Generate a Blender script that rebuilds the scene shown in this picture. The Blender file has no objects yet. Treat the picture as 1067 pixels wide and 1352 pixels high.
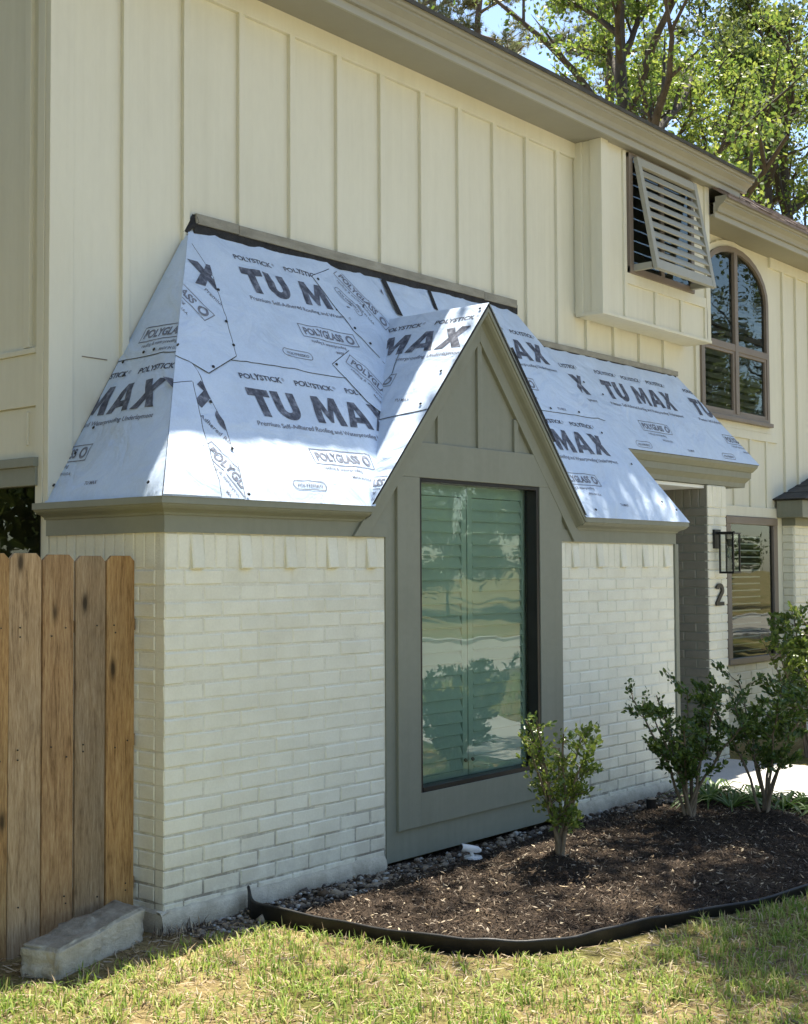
import bpy, bmesh, math, random
import numpy as np
from mathutils import Vector, Matrix

random.seed(7)
rng = np.random.default_rng(7)
SC = bpy.context.scene
COL = SC.collection
R = math.radians

# ------------------------------------------------------------------ camera
CAM_POS = Vector((-4.0386, -4.8829, 1.5981))
yaw, pitch, roll, fpx = 0.8718, 0.0443, -0.0052, 1729.8
cam = bpy.data.cameras.new('camera')
cam_ob = bpy.data.objects.new('camera', cam)
COL.objects.link(cam_ob)
cam.sensor_fit = 'HORIZONTAL'
cam.sensor_width = 36.0
cam.lens = 36.0 * fpx / 1067.0
cam.clip_start, cam.clip_end = 0.05, 2000
d_ = Vector((math.sin(yaw)*math.cos(pitch), math.cos(yaw)*math.cos(pitch), math.sin(pitch)))
r_ = Vector((math.cos(yaw), -math.sin(yaw), 0))
u_ = r_.cross(d_)
r2 = r_*math.cos(roll) + u_*math.sin(roll)
u2 = -r_*math.sin(roll) + u_*math.cos(roll)
mw = Matrix((r2, u2, -d_)).transposed().to_4x4()
mw.translation = CAM_POS
cam_ob.matrix_world = mw
SC.camera = cam_ob

# ------------------------------------------------------------------ light
SUN_DIR = Vector((0.34, 0.118, 1.0)).normalized()        # towards the sun
world = bpy.data.worlds.new('World')
SC.world = world
world.use_nodes = True
wn = world.node_tree
sky = wn.nodes.new('ShaderNodeTexSky')
sky.sky_type = 'NISHITA'
sky.sun_disc = False
sky.sun_elevation = math.asin(SUN_DIR.z)
sky.sun_rotation = math.atan2(SUN_DIR.x, SUN_DIR.y)
sky.air_density = 1.0
sky.dust_density = 0.6
sky.ozone_density = 1.0
wn.links.new(sky.outputs[0], wn.nodes['Background'].inputs[0])
wn.nodes['Background'].inputs[1].default_value = 0.10
sun = bpy.data.lights.new('sun', 'SUN')
sun.energy = 5.0
sun.angle = R(0.53)
sun.color = (1.0, 0.94, 0.82)
sun_ob = bpy.data.objects.new('sun', sun)
COL.objects.link(sun_ob)
sun_ob.rotation_euler = SUN_DIR.to_track_quat('Z', 'Y').to_euler()
SC.view_settings.view_transform = 'Standard'
SC.view_settings.look = 'None'
SC.view_settings.gamma = 1.0
SC.view_settings.exposure = 1.5
SC.cycles.max_bounces = 10
SC.cycles.transparent_max_bounces = 12

# ------------------------------------------------------------------ helpers
class MB:
    def __init__(s):
        s.v = []; s.f = []; s.m = []
    def face(s, pts, m=0):
        b = len(s.v); s.v.extend([tuple(p) for p in pts]); s.f.append(tuple(range(b, b+len(pts)))); s.m.append(m)
    def box(s, x0, x1, y0, y1, z0, z1, m=0):
        b = len(s.v)
        s.v += [(x0,y0,z0),(x1,y0,z0),(x1,y1,z0),(x0,y1,z0),(x0,y0,z1),(x1,y0,z1),(x1,y1,z1),(x0,y1,z1)]
        for q in ((0,3,2,1),(4,5,6,7),(0,1,5,4),(1,2,6,5),(2,3,7,6),(3,0,4,7)):
            s.f.append(tuple(b+i for i in q)); s.m.append(m)
    def prism(s, front, back, m=0, side=None):
        """front/back: matching loops of 3d points (front seen counter-clockwise from outside)"""
        n = len(front); b = len(s.v)
        s.v += [tuple(p) for p in front] + [tuple(p) for p in back]
        s.f.append(tuple(range(b, b+n))); s.m.append(m)
        s.f.append(tuple(range(b+2*n-1, b+n-1, -1))); s.m.append(m if side is None else side)
        for i in range(n):
            j = (i+1) % n
            s.f.append((b+i, b+n+i, b+n+j, b+j)); s.m.append(m if side is None else side)
    def ypoly(s, pts, y0, y1, m=0):
        """polygon in XZ (counter-clockwise as seen from -Y), front at y0, back at y1"""
        s.prism([(x, y0, z) for x, z in pts], [(x, y1, z) for x, z in pts], m)
    def tube(s, pts, rad, n=6, m=0, cap=True):
        pts = [Vector(p) for p in pts]
        if not hasattr(rad, '__len__'): rad = [rad]*len(pts)
        b = len(s.v); ref = Vector((0.31, 0.2, 0.93))
        for i, p in enumerate(pts):
            t = (pts[min(i+1, len(pts)-1)] - pts[max(i-1, 0)]).normalized()
            a = t.cross(ref)
            if a.length < 1e-3: a = t.cross(Vector((1, 0, 0)))
            a.normalize(); c = t.cross(a)
            for k in range(n):
                w = 2*math.pi*k/n
                s.v.append(tuple(p + (a*math.cos(w) + c*math.sin(w))*rad[i]))
        for i in range(len(pts)-1):
            for k in range(n):
                l = (k+1) % n
                s.f.append((b+i*n+k, b+i*n+l, b+(i+1)*n+l, b+(i+1)*n+k)); s.m.append(m)
        if cap:
            s.f.append(tuple(b+k for k in range(n))); s.m.append(m)
            e = b+(len(pts)-1)*n
            s.f.append(tuple(e+k for k in reversed(range(n)))); s.m.append(m)
    def sweep(s, rows, m=0, closed=False):
        """rows: list of equal-length loops of points; skins between consecutive rows"""
        n = len(rows[0]); b = len(s.v)
        for r in rows: s.v += [tuple(p) for p in r]
        for i in range(len(rows)-1):
            for k in range(n if closed else n-1):
                l = (k+1) % n
                s.f.append((b+i*n+k, b+i*n+l, b+(i+1)*n+l, b+(i+1)*n+k)); s.m.append(m)
        if closed:
            s.f.append(tuple(b+k for k in reversed(range(n)))); s.m.append(m)
            e = b+(len(rows)-1)*n
            s.f.append(tuple(e+k for k in range(n))); s.m.append(m)
    def mesh(s, name, mats):
        me = bpy.data.meshes.new(name)
        me.from_pydata(s.v, [], s.f)
        for mt in (mats if isinstance(mats, (list, tuple)) else [mats]): me.materials.append(mt)
        if any(s.m): me.polygons.foreach_set('material_index', s.m)
        me.update()
        return me
    def build(s, name, mats, parent=None, bevel=0.0, smooth=False, fix=False):
        me = s.mesh(name, mats)
        if fix:
            bm = bmesh.new(); bm.from_mesh(me); bmesh.ops.recalc_face_normals(bm, faces=bm.faces); bm.to_mesh(me); bm.free()
        o = link(name, me, parent)
        if smooth: me.polygons.foreach_set('use_smooth', [True]*len(me.polygons))
        if bevel:
            md = o.modifiers.new('bevel', 'BEVEL'); md.width = bevel; md.segments = 2; md.limit_method = 'ANGLE'
        return o

def link(name, data, parent=None, loc=None, rot=None):
    o = bpy.data.objects.new(name, data); COL.objects.link(o)
    if parent is not None: o.parent = parent
    if loc is not None: o.location = loc
    if rot is not None: o.rotation_euler = rot
    return o

def tag(o, label=None, cat=None, group=None, kind=None):
    if label: o['label'] = label
    if cat: o['category'] = cat
    if group: o['group'] = group
    if kind: o['kind'] = kind
    return o

def empty(name, loc=(0, 0, 0)):
    return link(name, None, None, loc)

def np_mesh(name, verts, faces_n, mat, parent=None, smooth=False, mats=None, mi=None):
    """verts (N,3); faces_n (F,k) index array"""
    me = bpy.data.meshes.new(name)
    F, k = faces_n.shape
    me.vertices.add(len(verts)); me.vertices.foreach_set('co', np.asarray(verts, np.float32).ravel())
    me.loops.add(F*k); me.loops.foreach_set('vertex_index', faces_n.astype(np.int32).ravel())
    me.polygons.add(F)
    me.polygons.foreach_set('loop_start', np.arange(0, F*k, k, dtype=np.int32))
    me.polygons.foreach_set('loop_total', np.full(F, k, np.int32))
    if smooth: me.polygons.foreach_set('use_smooth', np.ones(F, bool))
    for m_ in (mats or [mat]): me.materials.append(m_)
    if mi is not None: me.polygons.foreach_set('material_index', np.asarray(mi, np.int32))
    me.update(calc_edges=True)
    return me

# ------------------------------------------------------------------ materials
def new_mat(name):
    m = bpy.data.materials.new(name); m.use_nodes = True
    nt = m.node_tree
    return m, nt, nt.nodes['Principled BSDF']

def N(nt, kind, **kw):
    n = nt.nodes.new(kind)
    for k, v in kw.items():
        if k in n.inputs: n.inputs[k].default_value = v
        else: setattr(n, k, v)
    return n

def ramp(nt, stops):
    r = nt.nodes.new('ShaderNodeValToRGB')
    el = r.color_ramp.elements
    while len(el) < len(stops): el.new(0.5)
    for e, (p, c) in zip(el, stops):
        e.position = p; e.color = tuple(c)+(1,) if len(c) == 3 else c
    return r

def coords(nt, scale=(1, 1, 1), world_space=True, rot=(0, 0, 0)):
    mp = nt.nodes.new('ShaderNodeMapping')
    mp.inputs['Scale'].default_value = scale
    mp.inputs['Rotation'].default_value = rot
    if world_space:
        g = nt.nodes.new('ShaderNodeNewGeometry'); nt.links.new(g.outputs['Position'], mp.inputs[0])
    else:
        g = nt.nodes.new('ShaderNodeTexCoord'); nt.links.new(g.outputs['Object'], mp.inputs[0])
    return mp.outputs[0]

def pm(name, stops, scale=4.0, detail=6, rough=0.6, bump=0.0, bscale=60.0, bdist=0.002, stretch=(1, 1, 1), spec=0.4,
       rnd=0.0, fine=0.0, bdetail=4):
    """principled with two-octave noise colour, optional fine noise, bump and per-object value change"""
    m, nt, b = new_mat(name)
    c = coords(nt, stretch)
    n1 = N(nt, 'ShaderNodeTexNoise', Scale=scale, Detail=detail, Roughness=0.6)
    nt.links.new(c, n1.inputs['Vector'])
    rp = ramp(nt, stops); nt.links.new(n1.outputs[0], rp.inputs[0])
    col = rp.outputs[0]
    if fine:
        n2 = N(nt, 'ShaderNodeTexNoise', Scale=scale*14, Detail=5, Roughness=0.7)
        nt.links.new(c, n2.inputs['Vector'])
        mr = N(nt, 'ShaderNodeMapRange'); mr.inputs[1].default_value = .3; mr.inputs[2].default_value = .7
        mr.inputs[3].default_value = 1-fine; mr.inputs[4].default_value = 1+fine*.5
        nt.links.new(n2.outputs[0], mr.inputs[0])
        hs = N(nt, 'ShaderNodeHueSaturation'); nt.links.new(col, hs.inputs['Color']); nt.links.new(mr.outputs[0], hs.inputs['Value'])
        col = hs.outputs[0]
    if rnd:
        oi = nt.nodes.new('ShaderNodeObjectInfo')
        mr = N(nt, 'ShaderNodeMapRange'); mr.inputs[3].default_value = 1-rnd; mr.inputs[4].default_value = 1+rnd
        nt.links.new(oi.outputs['Random'], mr.inputs[0])
        hs = N(nt, 'ShaderNodeHueSaturation'); nt.links.new(col, hs.inputs['Color']); nt.links.new(mr.outputs[0], hs.inputs['Value'])
        col = hs.outputs[0]
    nt.links.new(col, b.inputs['Base Color'])
    b.inputs['Roughness'].default_value = rough
    b.inputs['Specular IOR Level'].default_value = spec
    if bump:
        n3 = N(nt, 'ShaderNodeTexNoise', Scale=bscale, Detail=bdetail, Roughness=0.6)
        nt.links.new(c, n3.inputs['Vector'])
        bp = N(nt, 'ShaderNodeBump', Strength=bump, Distance=bdist)
        nt.links.new(n3.outputs[0], bp.inputs['Height']); nt.links.new(bp.outputs[0], b.inputs['Normal'])
    return m

M = {}
M['siding'] = pm('siding_paint', [(.25, (.675, .655, .53)), (.75, (.725, .705, .58))], 1.3, 5, .55, .25, 90, .002, (1, 1, .35), .35, fine=.03)
M['brick'] = pm('painted_brick', [(.2, (.71, .68, .545)), (.55, (.80, .775, .64)), (.9, (.84, .82, .695))], 5, 6, .55, .55, 110, .003, spec=.35, rnd=.035, fine=.06)
M['mortar'] = pm('painted_mortar', [(.25, (.64, .61, .49)), (.5, (.76, .73, .60)), (.8, (.80, .775, .65))], 7, 6, .75, .7, 160, .004, fine=.12)
M['footing'] = pm('painted_concrete', [(.2, (.36, .32, .23)), (.6, (.66, .61, .48)), (.85, (.74, .70, .57))], 9, 8, .8, .9, 120, .006, fine=.18)
M['taupe'] = pm('taupe_paint', [(.25, (.215, .222, .172)), (.75, (.25, .258, .205))], 1.6, 5, .5, .3, 130, .0015, spec=.35, fine=.05)
M['soffit'] = pm('soffit_paint', [(.25, (.275, .265, .21)), (.75, (.315, .305, .245))], 1.5, 4, .6, .2, 100, .0015, fine=.03)
M['fascia'] = pm('fascia_paint', [(.25, (.33, .325, .275)), (.75, (.38, .375, .32))], 1.5, 4, .5, .2, 100, .0015, fine=.04)
M['black'] = pm('black_frame', [(.3, (.010, .010, .011)), (.7, (.018, .018, .019))], 8, 3, .35, spec=.4)
M['bronze'] = pm('bronze_frame', [(.3, (.19, .155, .125)), (.7, (.23, .19, .155))], 3, 4, .45, spec=.4, fine=.04)
M['membrane'] = pm('black_membrane', [(.3, (.008, .008, .009)), (.7, (.03, .03, .032))], 14, 6, .75, .8, 60, .01)
M['ink'] = pm('print_ink', [(.30, (.04, .044, .06)), (.52, (.11, .12, .155)), (.72, (.27, .29, .35))], 26, 9, .8, spec=.2)
M['ink_fine'] = pm('print_ink_fine', [(.35, (.13, .14, .18)), (.8, (.32, .34, .4))], 30, 8, .8, spec=.2)
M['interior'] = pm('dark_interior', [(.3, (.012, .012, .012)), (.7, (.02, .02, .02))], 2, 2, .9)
M['louver'] = pm('shutter_white', [(.3, (.74, .76, .74)), (.7, (.80, .82, .80))], 2, 3, .45, spec=.4)
M['concrete'] = pm('concrete', [(.2, (.44, .42, .38)), (.8, (.56, .54, .50))], 2.5, 8, .85, .5, 90, .004, fine=.1)
M['asphalt'] = pm('street_concrete', [(.2, (.36, .32, .27)), (.8, (.46, .42, .36))], 1.2, 8, .85, .4, 60, .004, fine=.1)
M['shingle'] = pm('roof_shingle', [(.2, (.16, .12, .11)), (.55, (.26, .21, .19)), (.85, (.36, .30, .28))], 9, 8, .9, .8, 140, .006, rnd=.16, fine=.25)
M['dark_shingle'] = pm('dark_shingle', [(.2, (.035, .035, .035)), (.7, (.08, .078, .072))], 12, 8, .9, .8, 140, .006, rnd=.2, fine=.25)
M['plastic'] = pm('black_plastic', [(.3, (.008, .008, .008)), (.7, (.02, .019, .018))], 9, 5, .5, .4, 50, .003)
M['bark'] = pm('bark', [(.25, (.035, .028, .022)), (.6, (.085, .068, .052)), (.85, (.15, .125, .10))], 7, 9, .9, 1, 22, .03, (1, 1, .25), fine=.25)
M['pine_bark'] = pm('pine_bark', [(.25, (.07, .05, .038)), (.7, (.17, .125, .095))], 7, 9, .9, 1, 14, .04, (1, 1, .3), fine=.25)
M['stem'] = pm('shrub_stem', [(.25, (.10, .075, .05)), (.7, (.21, .165, .115))], 30, 6, .85, .6, 120, .004, (1, 1, .3))
M['metal_white'] = pm('white_metal', [(.3, (.62, .62, .62)), (.7, (.74, .74, .73))], 12, 4, .3, spec=.6)
M['gravel'] = pm('gravel_stone', [(.2, (.12, .09, .06)), (.5, (.25, .20, .145)), (.8, (.40, .35, .27))], 22, 4, .85, .5, 120, .004, fine=.2)

def fabric_mat():
    m, nt, b = new_mat('underlayment_fabric')
    c = coords(nt)
    n1 = N(nt, 'ShaderNodeTexNoise', Scale=5.0, Detail=8, Roughness=.65); nt.links.new(c, n1.inputs['Vector'])
    rp = ramp(nt, [(.25, (.51, .595, .72)), (.5, (.565, .665, .81)), (.8, (.615, .71, .855))]); nt.links.new(n1.outputs[0], rp.inputs[0])
    n2 = N(nt, 'ShaderNodeTexNoise', Scale=95, Detail=5, Roughness=.7); nt.links.new(c, n2.inputs['Vector'])
    mr = N(nt, 'ShaderNodeMapRange'); mr.inputs[1].default_value = .25; mr.inputs[2].default_value = .75; mr.inputs[3].default_value = .92; mr.inputs[4].default_value = 1.05
    nt.links.new(n2.outputs[0], mr.inputs[0])
    hs = N(nt, 'ShaderNodeHueSaturation'); nt.links.new(rp.outputs[0], hs.inputs['Color']); nt.links.new(mr.outputs[0], hs.inputs['Value'])
    nt.links.new(hs.outputs[0], b.inputs['Base Color'])
    b.inputs['Roughness'].default_value = .48
    b.inputs['Specular IOR Level'].default_value = .35
    n3 = N(nt, 'ShaderNodeTexNoise', Scale=3.4, Detail=3.5, Roughness=.5, Distortion=.9); nt.links.new(c, n3.inputs['Vector'])
    b1 = N(nt, 'ShaderNodeBump', Strength=.7, Distance=.05); nt.links.new(n3.outputs[0], b1.inputs['Height'])
    b2 = N(nt, 'ShaderNodeBump', Strength=.25, Distance=.002); nt.links.new(n2.outputs[0], b2.inputs['Height']); nt.links.new(b1.outputs[0], b2.inputs['Normal'])
    nt.links.new(b2.outputs[0], b.inputs['Normal'])
    return m
M['fabric'] = fabric_mat()

def glass_mat(name, tint, ior=1.65, wav=.0, wscale=1.5, const=None):
    m = bpy.data.materials.new(name); m.use_nodes = True
    nt = m.node_tree; nt.nodes.clear()
    out = nt.nodes.new('ShaderNodeOutputMaterial')
    mix = nt.nodes.new('ShaderNodeMixShader')
    fr = N(nt, 'ShaderNodeFresnel', IOR=ior)
    tr = nt.nodes.new('ShaderNodeBsdfTransparent'); tr.inputs[0].default_value = tint+(1,)
    gl = nt.nodes.new('ShaderNodeBsdfGlossy'); gl.inputs['Roughness'].default_value = .012; gl.inputs['Color'].default_value = (.92, 1, .96, 1)
    if wav:
        c = coords(nt, (1, 1, .8))
        nz = N(nt, 'ShaderNodeTexNoise', Scale=wscale, Detail=1.5); nt.links.new(c, nz.inputs['Vector'])
        bp = N(nt, 'ShaderNodeBump', Strength=.6, Distance=wav); nt.links.new(nz.outputs[0], bp.inputs['Height'])
        nt.links.new(bp.outputs[0], gl.inputs['Normal'])
    if const is not None: mix.inputs[0].default_value = const
    else: nt.links.new(fr.outputs[0], mix.inputs[0])
    nt.links.new(tr.outputs[0], mix.inputs[1]); nt.links.new(gl.outputs[0], mix.inputs[2])
    nt.links.new(mix.outputs[0], out.inputs[0])
    return m
M['glass'] = glass_mat('tinted_glass', (.66, .80, .735), 1.8, .010)
M['glass_dark'] = glass_mat('dark_window_glass', (.70, .75, .72), 1.55, .006)
M['glass_clear'] = glass_mat('clear_glass', (.93, .95, .94), 1.45, const=.07)
M['louver_dark'] = pm('dark_louver', [(.3, (.10, .10, .095)), (.7, (.14, .14, .13))], 3, 3, .5)

def wood_mat(name, c0, c1, c2, c3):   # dark to pale grain
    m, nt, b = new_mat(name)
    tc = nt.nodes.new('ShaderNodeTexCoord'); oi = nt.nodes.new('ShaderNodeObjectInfo')
    ad = N(nt, 'ShaderNodeVectorMath', operation='ADD')
    mul = N(nt, 'ShaderNodeVectorMath', operation='SCALE'); mul.inputs['Scale'].default_value = 37.0
    cmb = nt.nodes.new('ShaderNodeCombineXYZ')
    for i in range(3): nt.links.new(oi.outputs['Random'], cmb.inputs[i])
    nt.links.new(cmb.outputs[0], mul.inputs[0]); nt.links.new(tc.outputs['Object'], ad.inputs[0]); nt.links.new(mul.outputs[0], ad.inputs[1])
    mp = N(nt, 'ShaderNodeMapping'); mp.inputs['Scale'].default_value = (1, 1, .09); nt.links.new(ad.outputs[0], mp.inputs[0])
    # knots bend the grain
    vo = N(nt, 'ShaderNodeTexVoronoi', Scale=1.0); mp2 = N(nt, 'ShaderNodeMapping'); mp2.inputs['Scale'].default_value = (7, 7, 2.4)
    nt.links.new(ad.outputs[0], mp2.inputs[0]); nt.links.new(mp2.outputs[0], vo.inputs['Vector'])
    g1 = N(nt, 'ShaderNodeTexNoise', Scale=28, Detail=6, Roughness=.6, Distortion=1.2); nt.links.new(mp.outputs[0], g1.inputs['Vector'])
    g2 = N(nt, 'ShaderNodeTexNoise', Scale=170, Detail=4, Roughness=.7); nt.links.new(mp.outputs[0], g2.inputs['Vector'])
    g3 = N(nt, 'ShaderNodeTexNoise', Scale=1.6, Detail=4); nt.links.new(ad.outputs[0], g3.inputs['Vector'])
    mx = N(nt, 'ShaderNodeMath', operation='MULTIPLY_ADD'); mx.inputs[1].default_value = .62
    nt.links.new(g2.outputs[0], mx.inputs[0]); 
    sc = N(nt, 'ShaderNodeMath', operation='MULTIPLY'); sc.inputs[1].default_value = .6; nt.links.new(g1.outputs[0], sc.inputs[0])
    nt.links.new(sc.outputs[0], mx.inputs[2])
    rp = ramp(nt, [(.40, c0), (.53, c1), (.66, c2), (.80, c3)]); nt.links.new(mx.outputs[0], rp.inputs[0])
    kn = ramp(nt, [(.0, (.12, .12, .12)), (.07, (.2, .2, .2)), (.13, (.75, .75, .75)), (.2, (1, 1, 1))]); nt.links.new(vo.outputs['Distance'], kn.inputs[0])
    m1 = N(nt, 'ShaderNodeMix', data_type='RGBA', blend_type='MULTIPLY'); m1.inputs[0].default_value = 1
    nt.links.new(rp.outputs[0], m1.inputs[6]); nt.links.new(kn.outputs[0], m1.inputs[7])
    w = ramp(nt, [(.3, (.78, .80, .84)), (.7, (1.12, 1.05, .95))]); nt.links.new(g3.outputs[0], w.inputs[0])
    m2 = N(nt, 'ShaderNodeMix', data_type='RGBA', blend_type='MULTIPLY'); m2.inputs[0].default_value = 1
    nt.links.new(m1.outputs[2], m2.inputs[6]); nt.links.new(w.outputs[0], m2.inputs[7])
    hs = N(nt, 'ShaderNodeHueSaturation'); nt.links.new(m2.outputs[2], hs.inputs['Color'])
    mr = N(nt, 'ShaderNodeMapRange'); mr.inputs[3].default_value = .8; mr.inputs[4].default_value = 1.15
    nt.links.new(oi.outputs['Random'], mr.inputs[0]); nt.links.new(mr.outputs[0], hs.inputs['Value'])
    nt.links.new(hs.outputs[0], b.inputs['Base Color'])
    b.inputs['Roughness'].default_value = .75; b.inputs['Specular IOR Level'].default_value = .25
    bp = N(nt, 'ShaderNodeBump', Strength=.6, Distance=.003); nt.links.new(mx.outputs[0], bp.inputs['Height']); nt.links.new(bp.outputs[0], b.inputs['Normal'])
    return m
M['cedar'] = wood_mat('cedar_picket', (.12, .065, .028), (.30, .18, .085), (.42, .27, .135), (.52, .37, .20))
M['cedar_grey'] = wood_mat('weathered_picket', (.13, .085, .045), (.30, .205, .115), (.41, .295, .175), (.52, .40, .26))
M['cedar_orange'] = wood_mat('stained_picket', (.09, .048, .018), (.25, .145, .06), (.35, .22, .095), (.44, .295, .145))

def leaf_mat(name, stops, trans=.4, rough=.45, spec=.4):
    m, nt, b = new_mat(name)
    c = coords(nt)
    gi = nt.nodes.new('ShaderNodeNewGeometry')
    n1 = N(nt, 'ShaderNodeTexNoise', Scale=1.3, Detail=3); nt.links.new(c, n1.inputs['Vector'])
    ad = N(nt, 'ShaderNodeMath', operation='MULTIPLY_ADD'); ad.inputs[1].default_value = .55; nt.links.new(gi.outputs['Random Per Island'], ad.inputs[0])
    sc = N(nt, 'ShaderNodeMath', operation='MULTIPLY'); sc.inputs[1].default_value = .5; nt.links.new(n1.outputs[0], sc.inputs[0]); nt.links.new(sc.outputs[0], ad.inputs[2])
    rp = ramp(nt, stops); nt.links.new(ad.outputs[0], rp.inputs[0])
    nt.links.new(rp.outputs[0], b.inputs['Base Color'])
    b.inputs['Roughness'].default_value = rough; b.inputs['Specular IOR Level'].default_value = spec
    tl = nt.nodes.new('ShaderNodeBsdfTranslucent')
    hs = N(nt, 'ShaderNodeHueSaturation'); hs.inputs['Value'].default_value = 1.5; hs.inputs['Hue'].default_value = .485; nt.links.new(rp.outputs[0], hs.inputs['Color']); nt.links.new(hs.outputs[0], tl.inputs[0])
    mx = nt.nodes.new('ShaderNodeMixShader'); mx.inputs[0].default_value = trans
    out = nt.nodes['Material Output']
    nt.links.new(b.outputs[0], mx.inputs[1]); nt.links.new(tl.outputs[0], mx.inputs[2]); nt.links.new(mx.outputs[0], out.inputs[0])
    return m
M['leaf_oak'] = leaf_mat('oak_leaf', [(.15, (.05, .10, .016)), (.5, (.11, .175, .03)), (.85, (.22, .26, .05))], .5)
M['leaf_oak_dark'] = leaf_mat('oak_leaf_dark', [(.15, (.04, .065, .014)), (.5, (.08, .115, .026)), (.85, (.14, .17, .04))], .4)
M['leaf_pine'] = leaf_mat('pine_needle', [(.15, (.09, .11, .05)), (.5, (.17, .19, .09)), (.85, (.27, .27, .15))], .25)
M['leaf_shrub'] = leaf_mat('shrub_leaf', [(.12, (.04, .075, .014)), (.45, (.095, .15, .026)), (.75, (.18, .235, .045)), (.95, (.32, .34, .10))], .3, .32, .5)
M['leaf_shrub_dark'] = leaf_mat('dark_shrub_leaf', [(.12, (.024, .048, .012)), (.5, (.055, .10, .02)), (.82, (.115, .175, .034)), (.97, (.24, .28, .07))], .3, .32, .5)
M['leaf_strap'] = leaf_mat('strap_leaf', [(.15, (.03, .07, .012)), (.6, (.07, .14, .025)), (.9, (.14, .20, .05))], .3, .4)
M['grass'] = leaf_mat('grass_blade', [(.12, (.07, .14, .02)), (.35, (.155, .25, .04)), (.60, (.27, .35, .075)), (.76, (.42, .41, .16)), (.92, (.56, .49, .28))], .35, .6, .2)
M['straw'] = leaf_mat('dry_straw', [(.15, (.26, .18, .10)), (.5, (.44, .34, .21)), (.9, (.60, .51, .36))], .2, .8, .15)

def add_streaks(m, amt=.10):
    nt = m.node_tree; b = nt.nodes['Principled BSDF']; src = b.inputs['Base Color'].links[0].from_socket
    c = coords(nt, (16, 16, .35)); n = N(nt, 'ShaderNodeTexNoise', Scale=1.0, Detail=5, Roughness=.65); nt.links.new(c, n.inputs['Vector'])
    c2 = coords(nt, (.8, .8, .8)); n2 = N(nt, 'ShaderNodeTexNoise', Scale=1.0, Detail=3); nt.links.new(c2, n2.inputs['Vector'])
    mu = N(nt, 'ShaderNodeMath', operation='MULTIPLY'); nt.links.new(n.outputs[0], mu.inputs[0]); nt.links.new(n2.outputs[0], mu.inputs[1])
    rp = ramp(nt, [(.20, (1, 1, 1)), (.42, (1-amt, 1-amt*1.05, 1-amt*1.2))]); nt.links.new(mu.outputs[0], rp.inputs[0])
    mx = N(nt, 'ShaderNodeMix', data_type='RGBA', blend_type='MULTIPLY'); mx.inputs[0].default_value = 1
    nt.links.new(src, mx.inputs[6]); nt.links.new(rp.outputs[0], mx.inputs[7]); nt.links.new(mx.outputs[2], b.inputs['Base Color'])
def add_splash(m, z0, z1, col, amt):
    """soil splashed up from the bed: blotchy, thinning with height"""
    nt = m.node_tree; b = nt.nodes['Principled BSDF']; src = b.inputs['Base Color'].links[0].from_socket
    g = nt.nodes.new('ShaderNodeNewGeometry'); sx = nt.nodes.new('ShaderNodeSeparateXYZ'); nt.links.new(g.outputs['Position'], sx.inputs[0])
    mr = N(nt, 'ShaderNodeMapRange'); mr.inputs[1].default_value = z1; mr.inputs[2].default_value = z0; mr.inputs[3].default_value = 0; mr.inputs[4].default_value = 1
    nt.links.new(sx.outputs[2], mr.inputs[0])
    n = N(nt, 'ShaderNodeTexNoise', Scale=6, Detail=9, Roughness=.75); nt.links.new(g.outputs['Position'], n.inputs['Vector'])
    r = ramp(nt, [(.36, (0, 0, 0)), (.56, (1, 1, 1))]); nt.links.new(n.outputs[0], r.inputs[0])
    mu = N(nt, 'ShaderNodeMath', operation='MULTIPLY'); nt.links.new(mr.outputs[0], mu.inputs[0]); nt.links.new(r.outputs[0], mu.inputs[1])
    m2 = N(nt, 'ShaderNodeMath', operation='MULTIPLY'); m2.inputs[1].default_value = amt; nt.links.new(mu.outputs[0], m2.inputs[0])
    mx = N(nt, 'ShaderNodeMix', data_type='RGBA'); nt.links.new(m2.outputs[0], mx.inputs[0])
    nt.links.new(src, mx.inputs[6]); mx.inputs[7].default_value = tuple(col)+(1,); nt.links.new(mx.outputs[2], b.inputs['Base Color'])
add_streaks(M['siding'], .06); add_streaks(M['taupe'], .10)
add_splash(M['brick'], -.05, .35, (.36, .31, .24), .5)
add_splash(M['mortar'], -.05, .6, (.13, .11, .085), .9)
add_splash(M['footing'], -.12, .03, (.20, .16, .12), .75)
# ------------------------------------------------------------------ ground (setting)
D = 0.94            # upper wall plane
GZ = -0.10          # ground level
def ground_mat():
    m, nt, b = new_mat('lawn_soil')
    c = coords(nt)
    n1 = N(nt, 'ShaderNodeTexNoise', Scale=.9, Detail=5, Roughness=.6); nt.links.new(c, n1.inputs['Vector'])
    n2 = N(nt, 'ShaderNodeTexNoise', Scale=55, Detail=8, Roughness=.75); nt.links.new(c, n2.inputs['Vector'])
    r1 = ramp(nt, [(.35, (.15, .16, .05)), (.50, (.27, .225, .11)), (.70, (.38, .29, .17))]); nt.links.new(n1.outputs[0], r1.inputs[0])
    r2 = ramp(nt, [(.3, (.35, .32, .28)), (.5, (.9, .85, .75)), (.7, (1.5, 1.45, 1.2))]); nt.links.new(n2.outputs[0], r2.inputs[0])
    mx = N(nt, 'ShaderNodeMix', data_type='RGBA', blend_type='MULTIPLY'); mx.inputs[0].default_value = 1
    nt.links.new(r1.outputs[0], mx.inputs[6]); nt.links.new(r2.outputs[0], mx.inputs[7])
    nt.links.new(mx.outputs[2], b.inputs['Base Color']); b.inputs['Roughness'].default_value = .95; b.inputs['Specular IOR Level'].default_value = .1
    bp = N(nt, 'ShaderNodeBump', Strength=1, Distance=.02); nt.links.new(n2.outputs[0], bp.inputs['Height']); nt.links.new(bp.outputs[0], b.inputs['Normal'])
    return m
mb = MB(); S = 600
mb.face([(-S, -S, GZ), (S, -S, GZ), (S, S, GZ), (-S, S, GZ)])
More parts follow.
